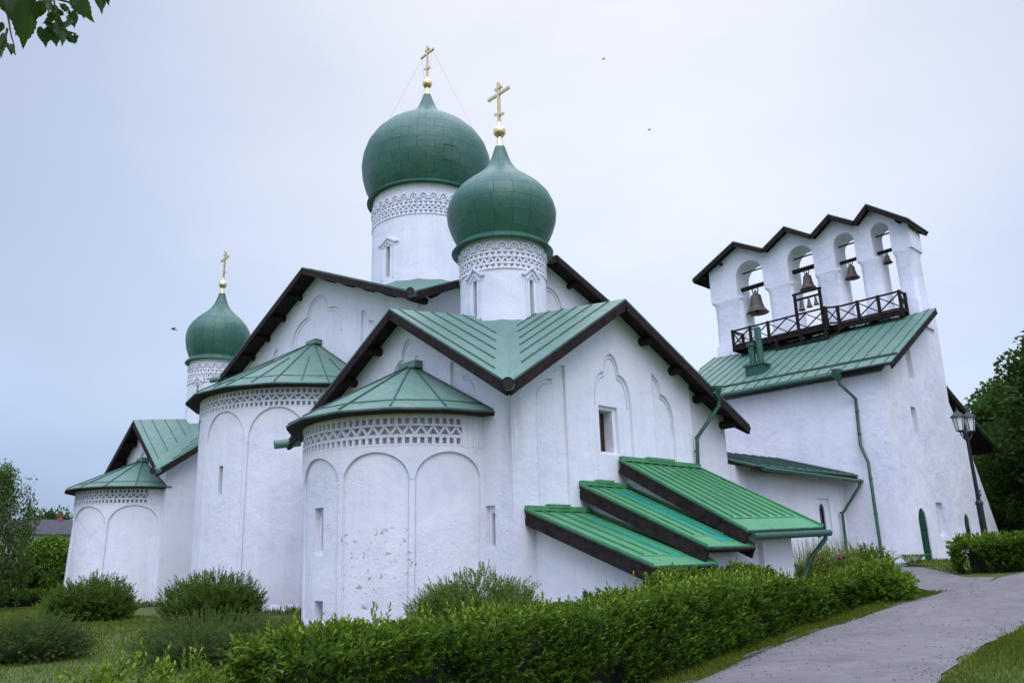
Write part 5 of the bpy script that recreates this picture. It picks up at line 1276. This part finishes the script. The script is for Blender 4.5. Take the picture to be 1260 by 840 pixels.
# linden that overhangs the photographer from the left
lt = empty('linden_tree', (-3.2, 4.6, 0), 'linden branch with heart shaped leaves hanging in at the top left corner', 'tree')
mb = MB(); mb.tube([(-3.2, 4.6, -.2), (-3.15, 4.6, 2.0), (-2.9, 4.7, 5.0), (-2.6, 4.8, 8.5)], [.26, .2, .16, .08], 12)
mb.tube([(-2.95, 4.7, 4.3), (-1.6, 4.6, 4.75), (-.4, 4.6, 4.95), (.35, 4.35, 4.92)], [.09, .06, .035, .012], 8)
mb.tube([(-.4, 4.6, 4.95), (.3, 4.0, 4.85), (.75, 3.6, 4.62)], [.02, .008, .004], 6)
mb.tube([(-2.8, 4.7, 5.6), (-3.6, 5.6, 6.6), (-4.2, 6.0, 7.2)], [.08, .05, .02], 8)
mb.build('trunk', M['bark'], lt, smooth=True)
LIND = [(0.392,3.87,4.269,0.038,0.052,-0.113,0.093),(0.428,3.819,4.228,0.025,-0.035,-0.152,0.1),(0.462,3.761,4.121,0.029,0.076,-0.137,0.083),(0.426,3.629,4.039,0.011,0.006,-0.127,0.065),(0.486,3.626,4.095,0.011,0.023,-0.076,0.066),(0.471,3.68,4.129,0.005,0.017,-0.066,0.052),(0.403,3.901,4.031,0.012,-0.036,-0.12,0.046),(0.41,3.71,3.87,0.033,-0.062,-0.057,0.033),(0.424,3.714,3.887,0.007,-0.042,-0.067,0.029),(0.648,3.664,4.232,0.074,0.014,-0.086,0.077),(0.622,3.451,4.059,0.027,-0.0,-0.064,0.051),(0.692,3.437,4.131,0.018,-0.008,-0.092,0.044),(0.714,3.423,4.144,0.021,0.019,-0.047,0.033),(0.388,3.84,4.059,0.006,-0.005,-0.053,0.03),(0.506,3.576,4.109,0.019,-0.019,-0.062,0.044),(0.526,3.595,3.95,0.018,0.016,-0.067,0.048),(0.592,3.712,4.011,0.008,-0.006,-0.048,0.03),(0.583,3.536,3.927,0.009,-0.026,-0.074,0.029),(0.615,3.554,4.062,0.024,0.015,-0.058,0.037),(0.656,3.67,4.023,0.007,-0.012,-0.03,0.023),(0.584,3.708,4.118,0.024,0.002,-0.02,0.029),(0.596,3.621,3.986,0.002,-0.009,-0.028,0.022),(0.623,3.614,3.996,0.007,0.026,-0.011,0.028),(0.614,3.603,3.979,0.024,0.011,-0.013,0.03),(0.585,3.635,4.003,-0.004,-0.016,-0.044,0.023),(0.626,3.601,4.057,0.014,0.021,-0.017,0.032),(0.543,3.544,3.995,-0.025,0.026,-0.035,0.025),(0.599,3.574,4.096,-0.002,0.052,0.009,0.022),(0.627,3.72,4.099,-0.002,-0.005,-0.03,0.027),(0.579,3.752,4.101,0.018,0.028,-0.009,0.033),(0.563,3.605,3.957,-0.023,0.03,-0.037,0.028),(0.611,3.527,3.917,0.034,0.018,-0.014,0.027),(0.597,3.684,4.024,0.002,0.054,-0.001,0.023),(0.66,3.671,4.019,0.017,0.011,-0.006,0.031),(0.562,3.704,4.119,0.011,0.01,-0.027,0.032),(0.57,3.508,4.05,0.012,0.011,-0.023,0.023),(0.607,3.473,3.965,-0.026,-0.005,-0.058,0.023),(0.592,3.673,4.165,0.005,-0.049,-0.051,0.025),(0.527,3.545,4.05,-0.006,-0.029,-0.06,0.023),(0.637,3.681,4.128,-0.009,-0.019,-0.047,0.027),(0.542,3.541,3.963,-0.004,0.054,-0.004,0.032),(0.548,3.572,3.955,0.008,0.04,0.004,0.023),(0.616,3.653,4.069,0.006,0.039,0.008,0.025),(0.596,3.753,4.105,0.005,0.016,-0.024,0.02),(0.578,3.73,4.07,-0.015,-0.032,-0.053,0.03),(0.563,3.699,4.161,0.002,0.01,-0.029,0.034),(0.59,3.691,4.07,0.013,-0.049,-0.049,0.025),(0.582,3.708,4.075,0.023,0.037,0.007,0.025),(0.564,3.531,3.967,-0.001,-0.008,-0.041,0.023),(0.573,3.644,4.099,0.033,0.014,0.003,0.025),(0.554,3.577,4.034,-0.007,-0.022,-0.043,0.031),(0.505,3.615,4.059,0.015,0.007,-0.014,0.028),(0.592,3.678,4.132,-0.009,0.003,-0.024,0.027),(0.606,3.594,3.975,0.024,-0.028,-0.026,0.023),(0.6,3.593,3.978,-0.016,0.013,-0.026,0.02),(0.538,3.545,4.015,0.027,-0.016,-0.022,0.024),(0.595,3.778,4.061,0.009,-0.011,-0.024,0.019),(0.661,3.657,4.012,-0.012,-0.019,-0.046,0.034),(0.613,3.672,4.041,0.006,0.037,-0.016,0.029),(0.554,3.698,4.102,0.002,0.007,-0.018,0.02),(0.575,3.653,3.999,-0.001,0.024,-0.006,0.032),(0.594,3.756,4.052,-0.03,-0.0,-0.057,0.028),(0.584,3.501,4.03,0.009,0.028,-0.003,0.028),(0.591,3.767,4.049,0.003,0.01,-0.027,0.025),(0.573,3.625,4.043,0.036,0.004,-0.018,0.024),(0.591,3.556,3.95,0.015,-0.034,-0.034,0.03)]
TWIG = [[(0.378,3.759,4.217),(0.402,3.785,4.091),(0.435,3.796,3.982),(0.454,3.796,3.935)],[(0.336,3.784,4.255),(0.414,3.733,4.198),(0.479,3.694,4.142),(0.496,3.686,4.12)],[(0.471,3.684,4.185),(0.549,3.626,4.147),(0.574,3.634,4.067),(0.593,3.647,3.987)],[(0.549,3.626,4.147),(0.614,3.575,4.123),(0.639,3.56,4.1)],[(0.604,3.551,4.209),(0.672,3.505,4.164),(0.719,3.467,4.148)],[(0.415,3.801,4.019),(0.414,3.825,3.958),(0.408,3.841,3.929)],[(0.592,3.645,3.994),(0.63,3.609,3.993),(0.653,3.591,3.985)]]

mb = MB()
for t_ in TWIG: mb.tube(t_, [.006 - .0014*k for k in range(len(t_))], 5)
mb.tube([(.2, 4.1, 4.87), (.33, 3.84, 4.40), TWIG[0][0]], [.008, .007, .006], 5); mb.tube([(.3, 4.0, 4.85), (.40, 3.78, 4.5), TWIG[2][0]], [.008, .007, .006], 5); mb.tube([(.75, 3.6, 4.62), TWIG[4][0]], [.006, .005], 5); mb.tube([(.2, 4.1, 4.87), TWIG[1][0]], [.006, .005], 5)
mb.build('twigs', M['bark'], lt, smooth=True)
A = np.array(LIND); D_ = A[:, 3:6]; n_ = len(A); view = A[:, :3] - np.array(EYE); Nn = -view/np.linalg.norm(view, axis=1, keepdims=True) + unit(n_)*.55
leaf_mesh('leaves', A[:, :3], D_, Nn, np.linalg.norm(D_, axis=1), A[:, 6]*1.15, rng.uniform(.05, .6, n_), M['leaf_linden'], lt, shape='linden', fold=.22)
n_ = 5200; cc = np.array([(-2.6, 4.8, 8.2), (-1.5, 4.6, 6.4), (-4.1, 6.0, 7.2), (-.5, 4.7, 6.0), (-2.8, 3.6, 6.6), (-2.3, 5.6, 9.2)]); ci = rng.integers(0, len(cc), n_)
P_ = cc[ci] + unit(n_)*(rng.random(n_)**.4)[:, None]*np.array([1.35, 1.0, .95])
keep = np.ones(n_, bool)
leaf_mesh('crown', P_[keep], unit(n_)[keep]*.6 + np.array([0, 0, -.8]), unit(n_)[keep]*.6 + np.array([0, 0, .9]), rng.uniform(.06, .10, n_)[keep], rng.uniform(.055, .09, n_)[keep], rng.uniform(.1, .8, n_)[keep], M['leaf_linden'], lt, shape='heart')

# ------------------------------------------------------------------ far houses
def house(name, lbl, C, ax, lx, ly, he, hr, g, wallm, roofm, cat='house', chims=(), wins=0, over=.5):
    root = empty(name, (C[0], C[1], g), lbl, cat); ax = R(ax); u = Vector((math.cos(ax), math.sin(ax), 0)); v = Vector((-u.y, u.x, 0)); c = Vector((C[0], C[1], 0))
    def P(a, b_, z): p = c + u*a + v*b_; return (p.x, p.y, g+z)
    mb = MB(); pr = [P(-lx/2, -ly/2, 0), P(-lx/2, -ly/2, he), P(-lx/2, 0, hr-.12), P(-lx/2, ly/2, he), P(-lx/2, ly/2, 0)]
    mb.prism(pr, u*lx); wl = mb.build('wall', M[wallm], root)
    k = (hr-he)/(ly/2); V = [P(-lx/2-over, -ly/2-over, he-over*k), P(lx/2+over, -ly/2-over, he-over*k), P(lx/2+over, 0, hr), P(-lx/2-over, 0, hr), P(lx/2+over, ly/2+over, he-over*k), P(-lx/2-over, ly/2+over, he-over*k)]
    mb = MB(); slab(mb, V, [(0, 1, 2, 3), (3, 2, 4, 5)], .12); rf = mb.build('roof', M[roofm], root)
    for (a, b_) in chims:
        mb = MB(); z = hr - abs(b_)*k; q = [P(a-.22, b_-.22, z-.4), P(a+.22, b_-.22, z-.4), P(a+.22, b_+.22, z-.4), P(a-.22, b_+.22, z-.4)]; mb.prism(q, (0, 0, .8))
        q = [P(a-.30, b_-.30, z+.35), P(a+.30, b_-.30, z+.35), P(a+.30, b_+.30, z+.35), P(a-.30, b_+.30, z+.35)]; mb.prism(q, (0, 0, .12)); mb.build('chimney', M['brick_red'], rf)
    for i in range(wins):
        a = -lx/2 + (i+.5)*lx/wins
        for z in ((1.0,) if he < 4 else (1.0, 3.7, 6.2)):
            mb = MB(); mb.prism([P(a-.5, -ly/2-.04, z), P(a+.5, -ly/2-.04, z), P(a+.5, -ly/2-.04, z+1.5), P(a-.5, -ly/2-.04, z+1.5)], v*.06); fr = mb.build('window', M['paint_white'], root)
            mb = MB()
            for da in (-.24, .24): mb.prism([P(a+da-.2, -ly/2-.055, z+.07), P(a+da+.2, -ly/2-.055, z+.07), P(a+da+.2, -ly/2-.055, z+1.43), P(a+da-.2, -ly/2-.055, z+1.43)], v*.03)
            mb.build('pane', M['glass_dark'], fr)
    return root
house('house', 'long white house with dark hipped roof seen far off between the birch and the church', (18.0, 88.0), 3, 22, 10, 8.3, 9.75, -3.2, 'house_white', 'slate', chims=((-6.6, 0), (2.6, 0)), wins=8)
house('shed', 'low grey roofed shed down the slope at the left', (12.3, 55.0), 10, 7, 4.6, 2.0, 3.9, -2.6, 'house_white', 'slate', cat='shed', over=.3)

# ------------------------------------------------------------------ grass
def blades(name, regs, seed=1):
    Ps = []
    for (n_, fx) in regs: Ps.append(fx(n_))
    P = np.concatenate(Ps); n_ = len(P); dist = np.hypot(P[:, 0], P[:, 1]); k = np.clip(dist/9, .8, 3.2)
    D = np.stack([rng.normal(0, .45, n_), rng.normal(0, .45, n_), np.ones(n_)], 1)
    r_ = .35 + .28*np.array([mnoise.noise(Vector((p[0]*.35, p[1]*.35, 2))) for p in P]) + rng.normal(0, .18, n_)
    hh = .055*k**.45*rng.uniform(.5, 1.5, n_)
    o = leaf_mesh(name, P, D, unit(n_), hh, .007*k, r_, M['grass'], None, shape='blade'); tag(o, kind='stuff'); return o
def lawn_right(n_):
    x = rng.uniform(5, 26, n_); y = np.array([pR(v) for v in x]) - .05 - np.minimum(rng.exponential(2.3, n_), 11)
    y = np.where(rng.random(n_) < .10, y+.30*rng.random(n_), y); return np.stack([x, y, [lumpy(a, b_)-.005 for a, b_ in zip(x, y)]], 1)
def verge(n_):
    x = rng.uniform(4, 24, n_); y = np.array([pL(v) for v in x]) - .10*(rng.random(n_) < .15) + .02 + rng.random(n_)**1.1*.9
    return np.stack([x, y, [lumpy(a, b_)-.005 for a, b_ in zip(x, y)]], 1)
def lawn_left(n_):
    t = rng.random(n_)**.8; y = 7 + t*38; x = rng.uniform(.02, .46, n_)*y + rng.uniform(-.6, .6, n_)
    ok = (x < 10.3) | (np.abs(y-30) > 12); x, y = x[ok], y[ok]
    return np.stack([x, y, [lumpy(a, b_)-.005 for a, b_ in zip(x, y)]], 1)
def lawn_far(n_):
    x = rng.uniform(19, 33, n_); y = rng.uniform(9.3, 12.2, n_); sx = x - np.maximum(0, (y-7.9)/.4-2)*.44; ok = (sx < 23.6) | (sx > 26.4); x, y = x[ok], y[ok]; return np.stack([x, y, [lumpy(a, b_)-.005 for a, b_ in zip(x, y)]], 1)
blades('grass', [(52000, lawn_right), (26000, verge), (60000, lawn_left), (5000, lawn_far)])
mb = MB()
for (Cc, ra, rb, a0, a1) in ((C_C, 4.2, 5.5, -88, 60), (N_C, 2.6, 3.9, -92, 40), (S_C, 2.6, 3.7, -40, 90)):
    for k in range(36):
        b0_, b1_ = a0 + (a1-a0)*k/36, a0 + (a1-a0)*(k+1)/36
        w0, w1 = rb + .35*mnoise.noise(Vector((b0_*.12, ra, 0))), rb + .35*mnoise.noise(Vector((b1_*.12, ra, 0)))
        q = [pol(Cc, b0_, ra, .05), pol(Cc, b1_, ra, .05), pol(Cc, b1_, w1, .02), pol(Cc, b0_, w0, .02)]
        mb.add(q, [(0, 1, 2, 3)])
simple('soil', (.085, .062, .045), .95, 0, .45, 5, .8)
tag(mb.build('soil', M['soil']), kind='structure')
# bare soil strip with weeds at the foot of the apses
def weeds(n_):
    a = rng.uniform(-95, 60, n_); c = rng.integers(0, 3, n_); CC = np.array([C_C, S_C, N_C]); Cx = CC[c, 0]; Cy = CC[c, 1]; r_ = np.array([4.5, 2.98, 3.15])[c] + rng.random(n_)**1.5*.9
    return np.stack([Cx - r_*np.cos(np.radians(a)), Cy + r_*np.sin(np.radians(a)), np.zeros(n_)], 1)
P = weeds(3200); n_ = len(P)
o = leaf_mesh('weeds', P, np.stack([rng.normal(0, .5, n_), rng.normal(0, .5, n_), np.ones(n_)], 1), unit(n_), rng.uniform(.10, .42, n_), rng.uniform(.02, .07, n_), rng.uniform(.2, .9, n_), M['grass'], None); tag(o, kind='stuff')

n_ = 900; x = rng.uniform(5, 27, n_); t = rng.random(n_); e = np.where(rng.random(n_) < .62, 1 - t**2.5*.5, t**2.5*.4)
yl = np.array([pL(v) for v in x]); yr = np.array([pR(v) for v in x]); y = yr + (yl-yr)*e
P = np.stack([x, y, [tz(a, b_) + .046 for a, b_ in zip(x, y)]], 1); D = unit(n_); D[:, 2] *= .12; Nn = np.tile(np.array([[0, 0, 1.0]]), (n_, 1)) + unit(n_)*.2
leafmat('leaf_dry', (.06, .045, .02), (.11, .09, .03), (.16, .17, .05), trans=.1, rough=.8)
o = leaf_mesh('fallen_leaves', P, D, Nn, rng.uniform(.02, .06, n_), rng.uniform(.012, .035, n_), rng.random(n_), M['leaf_dry'], None); tag(o, kind='stuff')

# ------------------------------------------------------------------ birds
def bird(lbl, loc, yaw):
    o = empty('bird', loc, lbl, 'bird'); x, y, z = loc; c, s_ = math.cos(yaw), math.sin(yaw)
    def P(a, b_, h): return (x + a*c - b_*s_, y + a*s_ + b_*c, z + h)
    MB().tube([P(-.16, 0, 0), P(-.10, 0, .0), P(0, 0, 0), P(.07, 0, .01), P(.11, 0, .012)], [.012, .022, .034, .022, .004], 8).build('body', M['iron'], o, smooth=True)
    for sg in (-1, 1):
        mb = MB(); q = [P(.05, sg*.03, .01), P(.05, sg*.09, .03), P(-.02, sg*.18, .045), P(-.02, sg*.09, .025), P(-.05, sg*.03, .01)]; mb.prism(q, (0, 0, .008)); mb.build('wing', M['iron'], o)
bird('tiny dark bird in the sky left of the middle gable, above the small far dome', (10.71, 31.84, 11.05), 3.2)
bird('tiny dark bird high in the sky to the right of the tallest cross', (41.06, 32.83, 38.43), 6.0)
bird('tiny dark bird in the open sky above the chapel roof, lower than the other', (44.53, 31.63, 33.10), 6.0)
